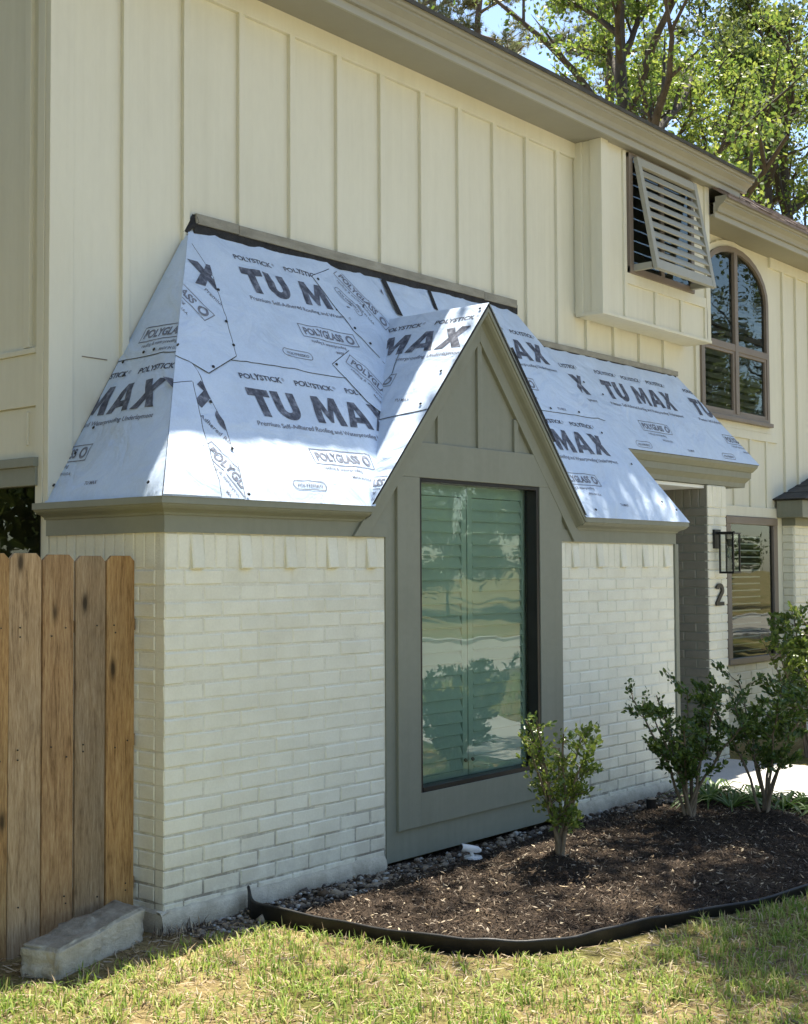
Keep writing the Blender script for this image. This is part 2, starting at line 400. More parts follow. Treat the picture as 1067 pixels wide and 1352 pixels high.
tag(mb.build('lawn_ground', ground_mat()), kind='structure')

# street in front of the house, seen mirrored in the big window
mb = MB(); mb.box(-300, 300, -13.2, -7.4, GZ-.05, GZ+.012)
tag(mb.build('street', M['asphalt']), kind='structure')
for nm, y0, y1 in (('street_kerb', -7.4, -7.22), ('street_kerb', -13.4, -13.2)):
    mb = MB(); mb.box(-300, 300, y0, y1, GZ-.05, GZ+.11)
    tag(mb.build(nm, M['concrete'], bevel=.02), kind='structure')

# concrete walk from the porch, curving to the street
def ribbon(name, center, width, z, mat, thick=.06):
    mbb = MB(); L = []; Rr = []
    for i, p in enumerate(center):
        a = Vector(center[max(i-1, 0)]); bq = Vector(center[min(i+1, len(center)-1)])
        t = (bq-a).normalized(); nn = Vector((-t.y, t.x))
        L.append(Vector(p)+nn*width/2); Rr.append(Vector(p)-nn*width/2)
    for i in range(len(center)-1):
        mbb.prism([(Rr[i].x, Rr[i].y, z), (Rr[i+1].x, Rr[i+1].y, z), (L[i+1].x, L[i+1].y, z), (L[i].x, L[i].y, z)],
                  [(Rr[i].x, Rr[i].y, z-thick), (Rr[i+1].x, Rr[i+1].y, z-thick), (L[i+1].x, L[i+1].y, z-thick), (L[i].x, L[i].y, z-thick)])
    return mbb.build(name, mat)
walk_c = [(5.75, 2.6), (5.75, .4), (5.76, -.2), (5.85, -.9), (6.1, -1.8), (6.6, -2.9), (7.2, -4.2), (7.7, -5.6), (7.9, -7.2)]
tag(ribbon('garden_walk', walk_c, 1.6, GZ+.045, M['concrete'], .1), kind='structure')

# planting bed: gently mounded mulch sheet inside the edging
EDGE = [(.50, -.045), (.41, -.20), (.455, -.54), (.515, -.87), (.60, -1.25), (.69, -1.42), (.86, -1.585), (1.10, -1.68), (1.34, -1.73), (1.70, -1.81),
        (2.18, -1.96), (2.70, -2.05), (3.3, -2.02), (3.95, -1.85), (4.5, -1.6), (4.95, -1.3)]
BED = EDGE + [(5.02, -.7), (4.96, -.1), (4.96, .06), (.5, .06)]
def in_poly(px, py, poly):
    px = np.asarray(px); py = np.asarray(py); c = np.zeros(px.shape, bool); n = len(poly)
    for i in range(n):
        x0, y0 = poly[i]; x1, y1 = poly[(i+1) % n]
        t = ((y0 > py) != (y1 > py)) & (px < (x1-x0)*(py-y0)/((y1-y0)+1e-12)+x0)
        c ^= t
    return c
def dist_poly(px, py, poly, closed=True):
    best = np.full(np.shape(px), 1e9); n = len(poly)
    for i in range(n if closed else n-1):
        a = np.array(poly[i]); b = np.array(poly[(i+1) % n]); ab = b-a
        t = np.clip(((px-a[0])*ab[0]+(py-a[1])*ab[1])/(ab@ab), 0, 1)
        best = np.minimum(best, np.hypot(px-a[0]-t*ab[0], py-a[1]-t*ab[1]))
    return best
SHRUBS = [(2.08, -.85), (3.54, -.86), (3.97, -1.18)]
def vnoise(x, y, s, seed=0):
    x = np.asarray(x)*s; y = np.asarray(y)*s
    xi = np.floor(x).astype(int); yi = np.floor(y).astype(int); fx = x-xi; fy = y-yi
    def h(a, b):
        k = (a*374761393 + b*668265263 + seed*974711) & 0x7fffffff
        k = ((k ^ (k >> 13))*1274126177) & 0x7fffffff
        return (k ^ (k >> 16)) / 0x7fffffff % 1.0
    fx = fx*fx*(3-2*fx); fy = fy*fy*(3-2*fy)
    return (h(xi, yi)*(1-fx)+h(xi+1, yi)*fx)*(1-fy)+(h(xi, yi+1)*(1-fx)+h(xi+1, yi+1)*fx)*fy
def bed_z(x, y):
    d = dist_poly(x, y, BED)
    z = GZ+.012 + .05*np.clip(d/.5, 0, 1)**.7*np.clip((-.1-np.asarray(y))/.35, 0.1, 1)
    for sx, sy in SHRUBS:
        r2_ = (x-sx)**2+(y-sy)**2
        z = z + .07*np.exp(-r2_/.05) 
    z = z + (vnoise(x, y, 9, 1)-.5)*.022 + (vnoise(x, y, 28, 2)-.5)*.018
    return z
def mulch_mat():
    m, nt, b = new_mat('bark_mulch')
    c = coords(nt)
    n1 = N(nt, 'ShaderNodeTexNoise', Scale=2.2, Detail=6, Roughness=.65); nt.links.new(c, n1.inputs['Vector'])
    n2 = N(nt, 'ShaderNodeTexNoise', Scale=120, Detail=8, Roughness=.8); nt.links.new(c, n2.inputs['Vector'])
    r1 = ramp(nt, [(.38, (.030, .021, .015)), (.55, (.055, .040, .028)), (.72, (.125, .090, .06))]); nt.links.new(n1.outputs[0], r1.inputs[0])
    r2 = ramp(nt, [(.3, (.3, .3, .3)), (.5, (1, 1, 1)), (.68, (2.1, 2.0, 1.85))]); nt.links.new(n2.outputs[0], r2.inputs[0])
    mx = N(nt, 'ShaderNodeMix', data_type='RGBA', blend_type='MULTIPLY'); mx.inputs[0].default_value = 1
    nt.links.new(r1.outputs[0], mx.inputs[6]); nt.links.new(r2.outputs[0], mx.inputs[7])
    nt.links.new(mx.outputs[2], b.inputs['Base Color']); b.inputs['Roughness'].default_value = .95; b.inputs['Specular IOR Level'].default_value = .15
    bp = N(nt, 'ShaderNodeBump', Strength=1, Distance=.015); nt.links.new(n2.outputs[0], bp.inputs['Height']); nt.links.new(bp.outputs[0], b.inputs['Normal'])
    return m
M['mulch'] = mulch_mat()
gx = np.arange(.36, 5.10, .022); gy = np.arange(-2.12, .08, .022)
XX, YY = np.meshgrid(gx, gy, indexing='ij')
ZZ = bed_z(XX, YY); ins = in_poly(XX, YY, BED)
idx = np.arange(XX.size).reshape(XX.shape)
keep = ins[:-1, :-1] & ins[1:, :-1] & ins[1:, 1:] & ins[:-1, 1:]
Fq = np.stack([idx[:-1, :-1][keep], idx[1:, :-1][keep], idx[1:, 1:][keep], idx[:-1, 1:][keep]], -1)
me = np_mesh('planting_bed', np.stack([XX.ravel(), YY.ravel(), ZZ.ravel()], -1), Fq, M['mulch'], smooth=True)
bmx = bmesh.new(); bmx.from_mesh(me); bmesh.ops.delete(bmx, geom=[v for v in bmx.verts if not v.link_faces], context='VERTS'); bmx.to_mesh(me); bmx.free()
tag(link('planting_bed', me), kind='structure')

# ------------------------------------------------------------------ the house
house = empty('house', (2.5, D, GZ))
tag(house, 'two-storey house with cream board-and-batten siding over white painted brick', 'house')
HI = Matrix.Translation((-2.5, -D, -GZ))
def hp(o, parent=house):
    """parent a part to the house, keeping world placement"""
    o.parent = parent
    if parent is house: o.matrix_parent_inverse = HI
    return o
def part(mbx, name, mats, parent=house, **kw):
    return hp(mbx.build(name, mats, None, **kw), parent)

# --- main wall (board and batten), y = D
mb = MB(); mb.box(0, 5.03, D, D+.2, 1.9, 5.14); mb.box(5.03, 6.6, D, D+.2, 2.345, 5.14); mb.box(6.6, 12.5, D, D+.2, .66, 5.14)
wall = part(mb, 'wall', M['siding'])
mb = MB(); mb.box(-.004, .2, D-.006, 9.0, -.1, 5.6)
side_wall = part(mb, 'side_wall', M['siding'])
mb = MB(); mb.box(.2, 5.02, D+.2, 9, GZ, 5.1); mb.box(5.02, 6.7, D+.2, 9, 2.345, 5.1); mb.box(5.02, 6.7, D+2.1, 9, GZ, 2.345); mb.box(6.7, 12.5, D+.2, 9, GZ, 4.9)
part(mb, 'house_core', M['siding'])
def child_box(parent, name, dims, mat, bevel=.003):
    m_ = MB(); m_.box(*dims); return part(m_, name, mat, parent, bevel=bevel)
BT = .028
def pane_quad(parent, pts):
    m_ = MB(); m_.face(pts); return part(m_, 'pane', M['glass_dark'], parent)
for n_ in range(16):
    x = .453+.435*n_
    if x > 6.95: break
    zb_ = 2.7 if x < .9 else (3.64 if x < 4.2 else 3.37)
    child_box(wall, 'batten', (x, x+.048, D-BT, D+.01, zb_, 5.0), M['siding'])
child_box(wall, 'frieze_board', (.125, 5.09, D-BT-.003, D+.01, 4.995, 5.125), M['siding'])
child_box(wall, 'corner_board', (-.028, .125, D-BT-.006, D+.01, 1.9, 5.13), M['siding'])
child_box(side_wall, 'corner_board', (-.032, 0.01, D+.012, D+.075, 1.9, 5.6), M['siding'])
mb = MB(); mb.box(.13, .37, D-.004, D+.01, 2.752, 2.757)
part(mb, 'panel_joint', M['bronze'], wall)
# side wall: battens, belt trim, window below
for y in (1.09, 1.52, 1.95, 2.38):
    child_box(side_wall, 'batten', (-.026, .01, y, y+.05, 2.79, 5.6), M['siding'])
child_box(side_wall, 'belt_board', (-.022, .01, D+.08, 4.5, 2.475, 2.755), M['siding'])
child_box(side_wall, 'belt_cap', (-.03, .01, D+.08, 4.5, 2.755, 2.785), M['siding'])
child_box(side_wall, 'lower_panel', (-.012, .01, D+.08, 4.5, 2.19, 2.47), M['siding'])
child_box(side_wall, 'batten', (-.022, .01, 1.105, 1.12, 2.27, 2.45), M['siding'])
sw = part((lambda m_: (m_.box(-.05, .0, .99, 3.1, 2.05, 2.185), m_)[1])(MB()), 'side_window', M['taupe'], bevel=.004)
child_box(sw, 'head_moulding', (-.065, .0, .985, 3.12, 2.15, 2.2), M['taupe'])
pane_quad(sw, [(-.012, 3.05, .9), (-.012, 1.0, .9), (-.012, 1.0, 2.05), (-.012, 3.05, 2.05)])
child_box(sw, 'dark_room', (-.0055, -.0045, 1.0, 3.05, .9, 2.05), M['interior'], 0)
child_box(sw, 'jamb', (-.05, 0.0, 3.05, 3.15, .85, 2.05), M['taupe'])
child_box(sw, 'sill', (-.06, 0.0, .985, 3.15, .82, .9), M['taupe'])

# --- soffits, fascia, gutter, main roof
def eave(parent_name, x0, x1, yf, zs, zg, yout, ridge_y, pitch_, xl_over, roofmat):
    mb = MB(); mb.box(x0, x1, yf+.02, D-.0, zs, zs+.02)
    so = part(mb, parent_name+'soffit', M['soffit'])
    mb = MB()
    # fascia board, then crown of the gutter in steps
    mb.box(x0-.0, x1, yf, yf+.02, zs-.012, zs+.125)
    fa = part(mb, parent_name+'fascia', M['fascia'], bevel=.004)
    prof = [(yf, zs+.040), (yf-.028, zs+.042), (yf-.030, zs+.060), (yf-.045, zs+.085), (yf-.075, zs+.105), (yf-.088, zs+.112), (yf-.088, zs+.128), (yf-.105, zs+.132), (yf-.112, zs+.140), (yf-.112, zs+.178), (yf-.10, zs+.178), (yf-.0, zs+.178)]
    mb = MB(); mb.sweep([[(x0, y, z) for y, z in prof], [(x1+.09, y, z) for y, z in prof]], closed=True)
    gu = part(mb, parent_name+'gutter', M['soffit'], fix=True)
    return so, fa, gu
eave('', -.35, 7.42, .57, 5.12, 5.3, .46, 5, .5, 0, M['shingle'])
mb = MB(); mb.box(7.42, 7.44, .57, 6.0, 5.108, 5.25)
part(mb, 'end_fascia', M['taupe'], bevel=.004)
child_box(house, 'end_soffit', (6.97, 7.42, D, 5.5, 5.12, 5.14), M['soffit'])
mb = MB()
mb.prism([(-.42, .44, 5.305), (7.5, .44, 5.305), (7.5, 5.5, 7.6), (-.42, 5.5, 7.6)], [(-.42, .44, 5.275), (7.5, .44, 5.275), (7.5, 5.5, 7.57), (-.42, 5.5, 7.57)])
mb.prism([(7.5, 10.5, 5.305), (-.42, 10.5, 5.305), (-.42, 5.5, 7.6), (7.5, 5.5, 7.6)], [(7.5, 10.5, 5.275), (-.42, 10.5, 5.275), (-.42, 5.5, 7.57), (7.5, 5.5, 7.57)])
part(mb, 'roof', M['dark_shingle'])
eave('lower_', 6.97, 13.0, .60, 4.85, 5.0, .5, 3, .8, 0, M['shingle'])
mb = MB()
mb.prism([(6.98, .47, 5.03), (13, .47, 5.03), (13, 1.02, 5.42), (6.98, 1.02, 5.42)], [(6.98, .47, 5.0), (13, .47, 5.0), (13, 1.02, 5.39), (6.98, 1.02, 5.39)])
mb.prism([(13, 8, 5.03), (6.98, 8, 5.03), (6.98, 1.02, 5.42), (13, 1.02, 5.42)], [(13, 8, 5.0), (6.98, 8, 5.0), (6.98, 1.02, 5.39), (13, 1.02, 5.39)])
lroof = part(mb, 'lower_roof', M['shingle'])
sl = Vector((0, .55, .39)).normalized(); nn_ = Vector((0, -.39, .55)).normalized()
shmesh = {}
for row in range(5):
    for k in range(28):
        wv = random.choice((.14, .2, .27))
        key = (wv, random.randint(0, 2))
        if key not in shmesh:
            m_ = MB(); h0 = .006+.005*key[1]
            m_.prism([(0, -h0*.2, h0), (wv-.012, -h0*.2, h0), (wv-.012, sl.y*.16, sl.z*.16+.002), (0, sl.y*.16, sl.z*.16+.002)],
                     [(0, 0, -.003), (wv-.012, 0, -.003), (wv-.012, sl.y*.16, sl.z*.16-.004), (0, sl.y*.16, sl.z*.16-.004)])
            shmesh[key] = m_.mesh('shingle', M['shingle'])
        o = link('shingle', shmesh[key], None, Vector((6.99+k*.215+(row % 2)*.1, .465, 5.034)) + sl*(.13*row+random.uniform(-.008, .008)))
        hp(o, lroof)

# --- bump-out with louvred awning shutter
BX0, BX1, BY, BZ0, BZ1 = 5.09, 6.96, .68, 3.70, 5.12
mb = MB(); mb.box(BX0, BX1, BY, D, BZ0, BZ1)
bump = part(mb, 'window_bay', M['siding'])
child_box(bump, 'corner_board', (BX0-.012, BX0+.1, BY-.02, BY+.09, BZ0-.012, BZ1), M['siding'])
child_box(bump, 'corner_board', (BX1-.07, BX1+.012, BY-.02, BY+.06, BZ0-.012, BZ1), M['siding'])
child_box(bump, 'corner_board', (BX0-.016, BX0+.01, D-.09, D-.022, BZ0-.03, BZ1), M['siding'])
child_box(bump, 'base_board', (BX0-.02, BX1+.02, BY-.024, D-.024, BZ0-.03, BZ0-.004), M['siding'])
child_box(bump, 'rail', (5.43, 6.88, BY-.022, BY+.01, 3.985, 4.075), M['siding'])
for x in (5.43, 5.94, 6.40, 6.86):
    child_box(bump, 'batten', (x, x+.045, BY-.02, BY+.01, BZ0-.002, 3.985), M['siding'])
child_box(bump, 'batten', (5.43, 5.475, BY-.02, BY+.01, 4.075, 5.1), M['siding'])
# window in the bump-out
w2 = part((lambda m_: ([m_.box(*q) for q in ((5.50, 5.56, BY-.035, BY+.02, 4.08, 5.10), (6.58, 6.64, BY-.035, BY+.02, 4.08, 5.10), (5.50, 6.64, BY-.033, BY+.02, 4.075, 4.135), (5.50, 6.64, BY-.033, BY+.02, 5.06, 5.10), (6.04, 6.10, BY-.03, BY+.02, 4.1, 5.08))], m_)[1])(MB()), 'bay_window', M['bronze'], bevel=.004)
pane_quad(w2, [(5.56, BY-.016, 4.12), (6.04, BY-.016, 4.12), (6.04, BY-.016, 5.07), (5.56, BY-.016, 5.07)])
pane_quad(w2, [(6.10, BY-.016, 4.12), (6.58, BY-.016, 4.12), (6.58, BY-.016, 5.07), (6.10, BY-.016, 5.07)])
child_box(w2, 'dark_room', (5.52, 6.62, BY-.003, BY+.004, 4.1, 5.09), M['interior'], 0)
# awning shutter: hinged at the top, bottom kicked out
sh = empty('awning_shutter'); hp(sh)
A0 = Vector((0, BY-.045, 5.055)); A1 = Vector((0, .455, 4.085))
dv = (A1-A0).normalized(); ln = (A1-A0).length; nv = Vector((0, dv.z, -dv.y))   # nv points outwards (-y, down)
if nv.y > 0: nv = -nv
def shbox(mbx, x0, x1, s0, s1, n0, n1, tilt=0.0):
    c = (s0+s1)/2; hs_ = (s1-s0)/2; hn = (n1-n0)/2; cn = (n0+n1)/2
    ca, sa = math.cos(tilt), math.sin(tilt)
    q = []
    for (a, b) in ((-hs_, -hn), (hs_, -hn), (hs_, hn), (-hs_, hn)):
        s_ = c + a*ca - b*sa; n_ = cn + a*sa + b*ca
        q.append(A0 + dv*s_ + nv*n_)
    mbx.prism([(x0, p.y, p.z) for p in q], [(x1, p.y, p.z) for p in q])
for x0, x1 in ((5.545, 5.605), (6.545, 6.605)):
    m_ = MB(); shbox(m_, x0, x1, 0, ln, 0, .04); o = m_.build('stile', M['fascia'], sh, bevel=.003, fix=True)
for s0, s1 in ((0, .075), (ln-.085, ln)):
    m_ = MB(); shbox(m_, 5.605, 6.545, s0, s1, .002, .038); m_.build('rail', M['fascia'], sh, bevel=.003, fix=True)
ns = 9
for k in range(ns):
    s = .085+(ln-.18)*(k+.5)/ns
    m_ = MB(); shbox(m_, 5.606, 6.544, s-.038, s+.038, .014, .026, R(22)); m_.build('slat', M['fascia'], sh, bevel=.002, fix=True)
for x in (5.555, 6.555):
    m_ = MB(); m_.box(x, x+.04, .475, BY-.03, 4.10, 4.155); m_.build('support_arm', M['fascia'], sh, bevel=.003)

# --- arched window of the far wall
def arch_pts(xc, hw, z0, zsp, rise, inset=0.0, n=14):
    pts = [(xc-hw+inset, z0+inset), (xc+hw-inset, z0+inset)]
    for k in range(n+1):
        a = math.pi*k/n
        pts.append((xc+(hw-inset)*math.cos(a), zsp+(rise-inset)*math.sin(a)))
    return pts
xc, hw = 7.985, .745
aw = empty('arched_window'); hp(aw)
outer = arch_pts(xc, hw, 3.065, 4.32, .47); inner = arch_pts(xc, hw, 3.065, 4.32, .47, .055)
mb = MB(); n_ = len(outer); yf = D-.045
mb.sweep([[(x, D-.0, z) for x, z in outer]+[(outer[0][0], D, outer[0][1])], [(x, yf, z) for x, z in outer]+[(outer[0][0], yf, outer[0][1])],
          [(x, yf, z) for x, z in inner]+[(inner[0][0], yf, inner[0][1])], [(x, D-.005, z) for x, z in inner]+[(inner[0][0], D-.005, inner[0][1])]])
mb.build('frame', M['bronze'], aw, fix=True)
outer2 = arch_pts(xc, hw+.075, 2.985, 4.32, .53); in2 = arch_pts(xc, hw+.001, 3.064, 4.32, .471)
mb = MB(); mb.sweep([[(x, D, z) for x, z in outer2]+[(outer2[0][0], D, outer2[0][1])], [(x, D-.024, z) for x, z in outer2]+[(outer2[0][0], D-.024, outer2[0][1])],
          [(x, D-.024, z) for x, z in in2]+[(in2[0][0], D-.024, in2[0][1])]])
mb.build('casing', M['siding'], aw, fix=True)
for q, nm in (((xc-.035, xc+.035, D-.05, D-.004, 3.12, 4.74), 'mullion'), ((xc-hw+.05, xc+hw-.05, D-.047, D-.004, 3.745, 3.815), 'transom'), ((xc-hw-.02, xc+hw+.02, D-.075, D-.002, 3.045, 3.085), 'sill')):
    m_ = MB(); m_.box(*q); m_.build(nm, M['bronze'], aw, bevel=.004)
for x0, x1 in ((xc-hw+.055, xc-.035), (xc+.035, xc+hw-.055)):
    m_ = MB(); 
    for q in ((x0, x0+.028, D-.038, D-.006, 3.12, 3.75), (x1-.04, x1, D-.038, D-.006, 3.12, 3.75), (x0+.028, x1-.04, D-.038, D-.006, 3.12, 3.155), (x0+.028, x1-.04, D-.038, D-.006, 3.715, 3.75)): m_.box(*q)
    m_.build('sash', M['bronze'], aw, bevel=.003)
mb = MB(); mb.face([(x, D-.018, z) for x, z in inner]); mb.build('pane', M['glass_dark'], aw)
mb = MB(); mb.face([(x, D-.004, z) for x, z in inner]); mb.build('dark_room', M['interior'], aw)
for z in np.arange(3.14, 4.28, .075):
    m_ = MB(); m_.prism([(xc-hw+.09, D-.0155, z), (xc+hw-.09, D-.0155, z), (xc+hw-.09, D-.0085, z+.05), (xc-hw+.09, D-.0085, z+.05)],
                        [(xc-hw+.09, D-.0135, z), (xc+hw-.09, D-.0135, z), (xc+hw-.09, D-.0065, z+.05), (xc-hw+.09, D-.0065, z+.05)])
    m_.build('louver', M['louver_dark'] if 'louver_dark' in M else M['bronze'], aw)
# far wall battens and trim
for x in (9.13, 9.47, 9.82, 10.2, 10.6):
    child_box(wall, 'batten', (x, x+.045, D-BT, D+.01, 2.3, 4.78), M['siding'])
child_box(wall, 'frieze_board', (8.83, 12.4, D-BT-.003, D+.01, 4.74, 4.85), M['siding'])
for x in (7.55, 7.93, 8.30, 8.68):
    child_box(wall, 'batten', (x, x+.04, D-.018, D+.01, 2.21, 2.93), M['siding'])
child_box(wall, 'rail', (7.1, 8.95, D-.021, D+.01, 2.90, 2.985), M['siding'])
child_box(wall, 'rail', (7.1, 9.02, D-.026, D+.01, 2.115, 2.215), M['siding'])
child_box(wall, 'corner_board', (8.86, 9.02, D-.028, D+.01, .6, 2.115), M['siding'])
# lower window of the far wall
lw = part((lambda m_: ([m_.box(*q) for q in ((7.70, 8.86, D-.05, D+.01, 2.035, 2.11), (8.76, 8.858, D-.048, D+.01, .72, 2.035), (7.70, 7.79, D-.048, D+.01, .72, 2.035), (7.70, 8.88, D-.06, D+.01, .66, .72))], m_)[1])(MB()), 'lower_window', M['bronze'], bevel=.005)
pane_quad(lw, [(7.79, D-.022, .72), (8.76, D-.022, .72), (8.76, D-.022, 2.035), (7.79, D-.022, 2.035)])
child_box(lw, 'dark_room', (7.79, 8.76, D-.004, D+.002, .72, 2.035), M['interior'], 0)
for z in np.arange(.78, 1.94, .066):
    child_box(lw, 'blind_slat', (7.79, 8.48, D-.018, D-.010, z, z+.012), M['louver'], 0)
# lower brick of the far wall (white painted) and right-hand bay
mb = MB(); mb.box(6.9, 9.05, D-.01, D+.2, GZ, .655)
far_brick = part(mb, 'far_brick_wall', M['brick'])

# --- brick making
BH, BL, J = .079, .2445, .008
def brick_mesh(l, h, dep=.062, seed=0, bev=.006):
    rr = random.Random(seed); j = lambda a: rr.uniform(-a, a)
    x0, x1, z0, z1 = -l/2, l/2, -h/2, h/2
    m_ = MB()
    f = [(x0+bev+j(.002), j(.0012), z0+bev+j(.002)), (x1-bev+j(.002), j(.0012), z0+bev+j(.002)), (x1-bev+j(.002), j(.0012), z1-bev+j(.002)), (x0+bev+j(.002), j(.0012), z1-bev+j(.002))]
    k = [(x0+j(.0015), bev*.8, z0+j(.0015)), (x1+j(.0015), bev*.8, z0+j(.0015)), (x1+j(.0015), bev*.8, z1+j(.0015)), (x0+j(.0015), bev*.8, z1+j(.0015))]
    g = [(x0, dep, z0), (x1, dep, z0), (x1, dep, z1), (x0, dep, z1)]
    m_.sweep([g+[g[0]], k+[k[0]], f+[f[0]]]); m_.face(f)
    return m_.mesh('brick', M['brick'])
bm_cache = {}
def brick_var(l, h):
    key = (round(l, 3), round(h, 3), random.randint(0, 4))
    if key not in bm_cache: bm_cache[key] = brick_mesh(l, h, seed=hash(key) & 0xffff)
    return bm_cache[key]
ZS0 = 1.609; ZF = 1.785
def row_spans(x0, x1, half):
    out = []; x = x0 - (BL/2 if half else 0)
    while x < x1-.02:
        a, b = max(x, x0), min(x+BL, x1)
        if b-a > .03: out.append((a, b))
        x += BL
    return out
def brick_panel(parent, x0, x1):
    for r in range(21):
        zc = ZS0-BH*(r+.5)
        for a, b in row_spans(x0, x1, r % 2 == 0):
            ja = J/2 if a > .01 else 0.0
            o = link('brick', brick_var(b-J/2-a-ja, BH-J), None, ((a+ja+b-J/2)/2, random.uniform(-.0025, .002), zc+random.uniform(-.0015, .0015)), (random.uniform(-.012, .012), random.uniform(-.006, .006), random.uniform(-.008, .008)))
            hp(o, parent)
    n = int((x1-x0)/.079); w = (x1-x0)/n
    for k in range(n):
        proud = (k % 4 == 2)
        o = link('soldier_brick', brick_var(w-.007, ZF-ZS0-.004), None, (x0+w*(k+.5), -.008 if proud else random.uniform(-.002, .002), (ZS0+ZF)/2), (R(-8) if proud else 0, 0, R(-3) if proud else random.uniform(-.012, .012)))
        if proud: o.location.y = -.013
        hp(o, parent)
mb = MB()
mb.v += [(x, y, z) for z in (GZ-.1, 1.9) for x, y in ((.0035, .0035), (1.60, .0035), (1.60, .1), (.1, .1), (.1, D), (.0035, D))]
mb.f += [(0, 1, 7, 6), (1, 2, 8, 7), (2, 3, 9, 8), (3, 4, 10, 9), (4, 5, 11, 10), (5, 0, 6, 11), (6, 7, 8, 9), (6, 9, 10, 11)]; mb.m += [0]*8
bay = part(mb, 'bay_wall', M['mortar'])
mb = MB(); mb.box(3.385, 4.98, .0035, .1, GZ-.1, 1.9)
bay_r = part(mb, 'bay_wall', M['mortar'])
brick_panel(bay, 0.0, 1.598)
brick_panel(bay_r, 3.39, 4.98)

def brick_field(name, place, u0, u1, z0, z1, mat, parent, soldier=None):
    """joined bricks on a wall; place(u, depth, z) -> world"""
    verts = []; faces = []
    def add(a, b, c, d, dz):
        bev = .006; j = lambda: random.uniform(-.0015, .0015)
        f = [(a+bev, dz+j(), c+bev), (b-bev, dz+j(), c+bev), (b-bev, dz+j(), d-bev), (a+bev, dz+j(), d-bev)]
        k = [(a, dz+.006, c), (b, dz+.006, c), (b, dz+.006, d), (a, dz+.006, d)]
        g = [(a, dz+.04, c), (b, dz+.04, c), (b, dz+.04, d), (a, dz+.04, d)]
        base = len(verts)
        for p in f+k+g: verts.append(tuple(place(*p)))
        faces.append((base, base+1, base+2, base+3))
        for L0 in (0, 4):
            for i in range(4):
                q = (i+1) % 4
                faces.append((base+L0+i, base+L0+4+i, base+L0+4+q, base+L0+q))
    r = 0; z = z1 if soldier is None else soldier[0]
    if soldier:
        n = int((u1-u0)/.079); w = (u1-u0)/n
        for k in range(n): add(u0+w*k+.004, u0+w*(k+1)-.004, soldier[0]+.004, soldier[1], random.uniform(-.002, .002))
    while z > z0:
        for a, b in row_spans(u0, u1, r % 2 == 1):
            add(a+J/2, b-J/2, z-BH+J/2, z-J/2, random.uniform(-.0025, .002))
        z -= BH; r += 1
    mm = MB(); mm.v = verts; mm.f = faces; mm.m = [0]*len(faces)
    o = part(mm, name, mat, parent, fix=True); o['kind'] = 'stuff'
    return o
brick_field('side_bricks', lambda u, d, z: (d, u, z), .068, D, GZ-.05, ZS0, M['brick'], bay, (ZS0, ZF+.03))
brick_field('far_bricks', lambda u, d, z: (u, D-.018+d, z), 6.9, 9.02, GZ, .655, M['brick'], far_brick)

# footing ledge below the brick, with a lumpy painted top
def footing(x0, x1):
    m_ = MB(); rows = []
    for k in range(int((x1-x0)/.05)+1):
        x = min(x0+k*.05, x1); a = random.uniform(-.006, .006); b = random.uniform(-.006, .006)
        rows.append([(x, .02, .006+a), (x, -.016+b*.4, .002+a), (x, -.030+b*.5, -.016+a), (x, -.036+b, -.06), (x, -.034+b, GZ-.1)])
    m_.sweep(rows); part(m_, 'footing', M['footing'], smooth=True, fix=True)
footing(-.035, 1.6); footing(3.38, 5.02)
m_ = MB(); m_.sweep([[(.02, y, .006), (-.03, y, -.01), (-.036, y, -.06), (-.034, y, GZ-.1)] for y in (-.03, .3, .6, D)]); part(m_, 'side_footing', M['footing'], fix=True)

# --- eave crown of the bay: drip board, cove, frieze (left side + front left + front right)
EZ = 1.955; OV = .10
crown_prof = [(OV, EZ-.003), (OV, EZ-.036), (OV-.008, EZ-.038), (OV-.012, EZ-.046), (OV-.03, EZ-.058), (OV-.055, EZ-.066), (OV-.072, EZ-.076), (OV-.076, EZ-.086), (.014, EZ-.088), (.014, ZF), (-.002, ZF)]
def crown(path):
    """path: list of ((x,y), (nx,ny)) with nx,ny the mitred outward offset per unit"""
    m_ = MB(); m_.sweep([[(p[0]+n[0]*o, p[1]+n[1]*o, z) for o, z in crown_prof] for p, n in path])
    return part(m_, 'eave_moulding', M['taupe'], fix=True)
crown([((0, D), (-1, 0)), ((0, 0), (-1, -1)), ((1.385, 0), (0, -1))])
crown([((3.575, 0), (0, -1)), ((4.985, 0), (.62, -1)), ((4.985, D), (.62, 0))])
child_box(bay, 'frieze_board', (1.37, 1.60, -.014, .01, ZF+.001, EZ-.09), M['taupe'], 0)
child_box(bay, 'frieze_board', (3.388, 3.60, -.014, .01, ZF+.001, EZ-.09), M['taupe'], 0)
child_box(bay, 'corner_trim', (4.982, 5.035, -.012, .06, GZ, ZF), M['taupe'])
child_box(bay, 'right_side', (4.985, 5.03, .06, D, GZ, 1.9), M['taupe'], 0)

# --- gable front with the tall window
GXC, GHW, GZT = 2.48, 1.11, 3.25
GS = (GZT-EZ)/GHW; GL_ = math.hypot(1, GS); gcos, gsin = 1/GL_, GS/GL_       # along-slope direction (cos, sin)
def roofline(off):
    """half-plane offset perpendicular below the roof line: z of apex and x of foot at EZ"""
    return GZT - off/gcos
def xr(z, off): return (roofline(off)-z)/GS       # half width at height z
gab = empty('gable_front'); hp(gab)
YP, YB = -.006, -.028
zf = .115
off = .11
poly = [(1.598, -.055), (3.39, -.055), (3.39, ZF), (GXC+xr(ZF, off), ZF), (GXC, roofline(off)), (GXC-xr(ZF, off), ZF), (1.598, ZF)]
mb = MB()
WX0, WX1, WZ0, WZ1 = 1.883, 3.125, .305, 2.14
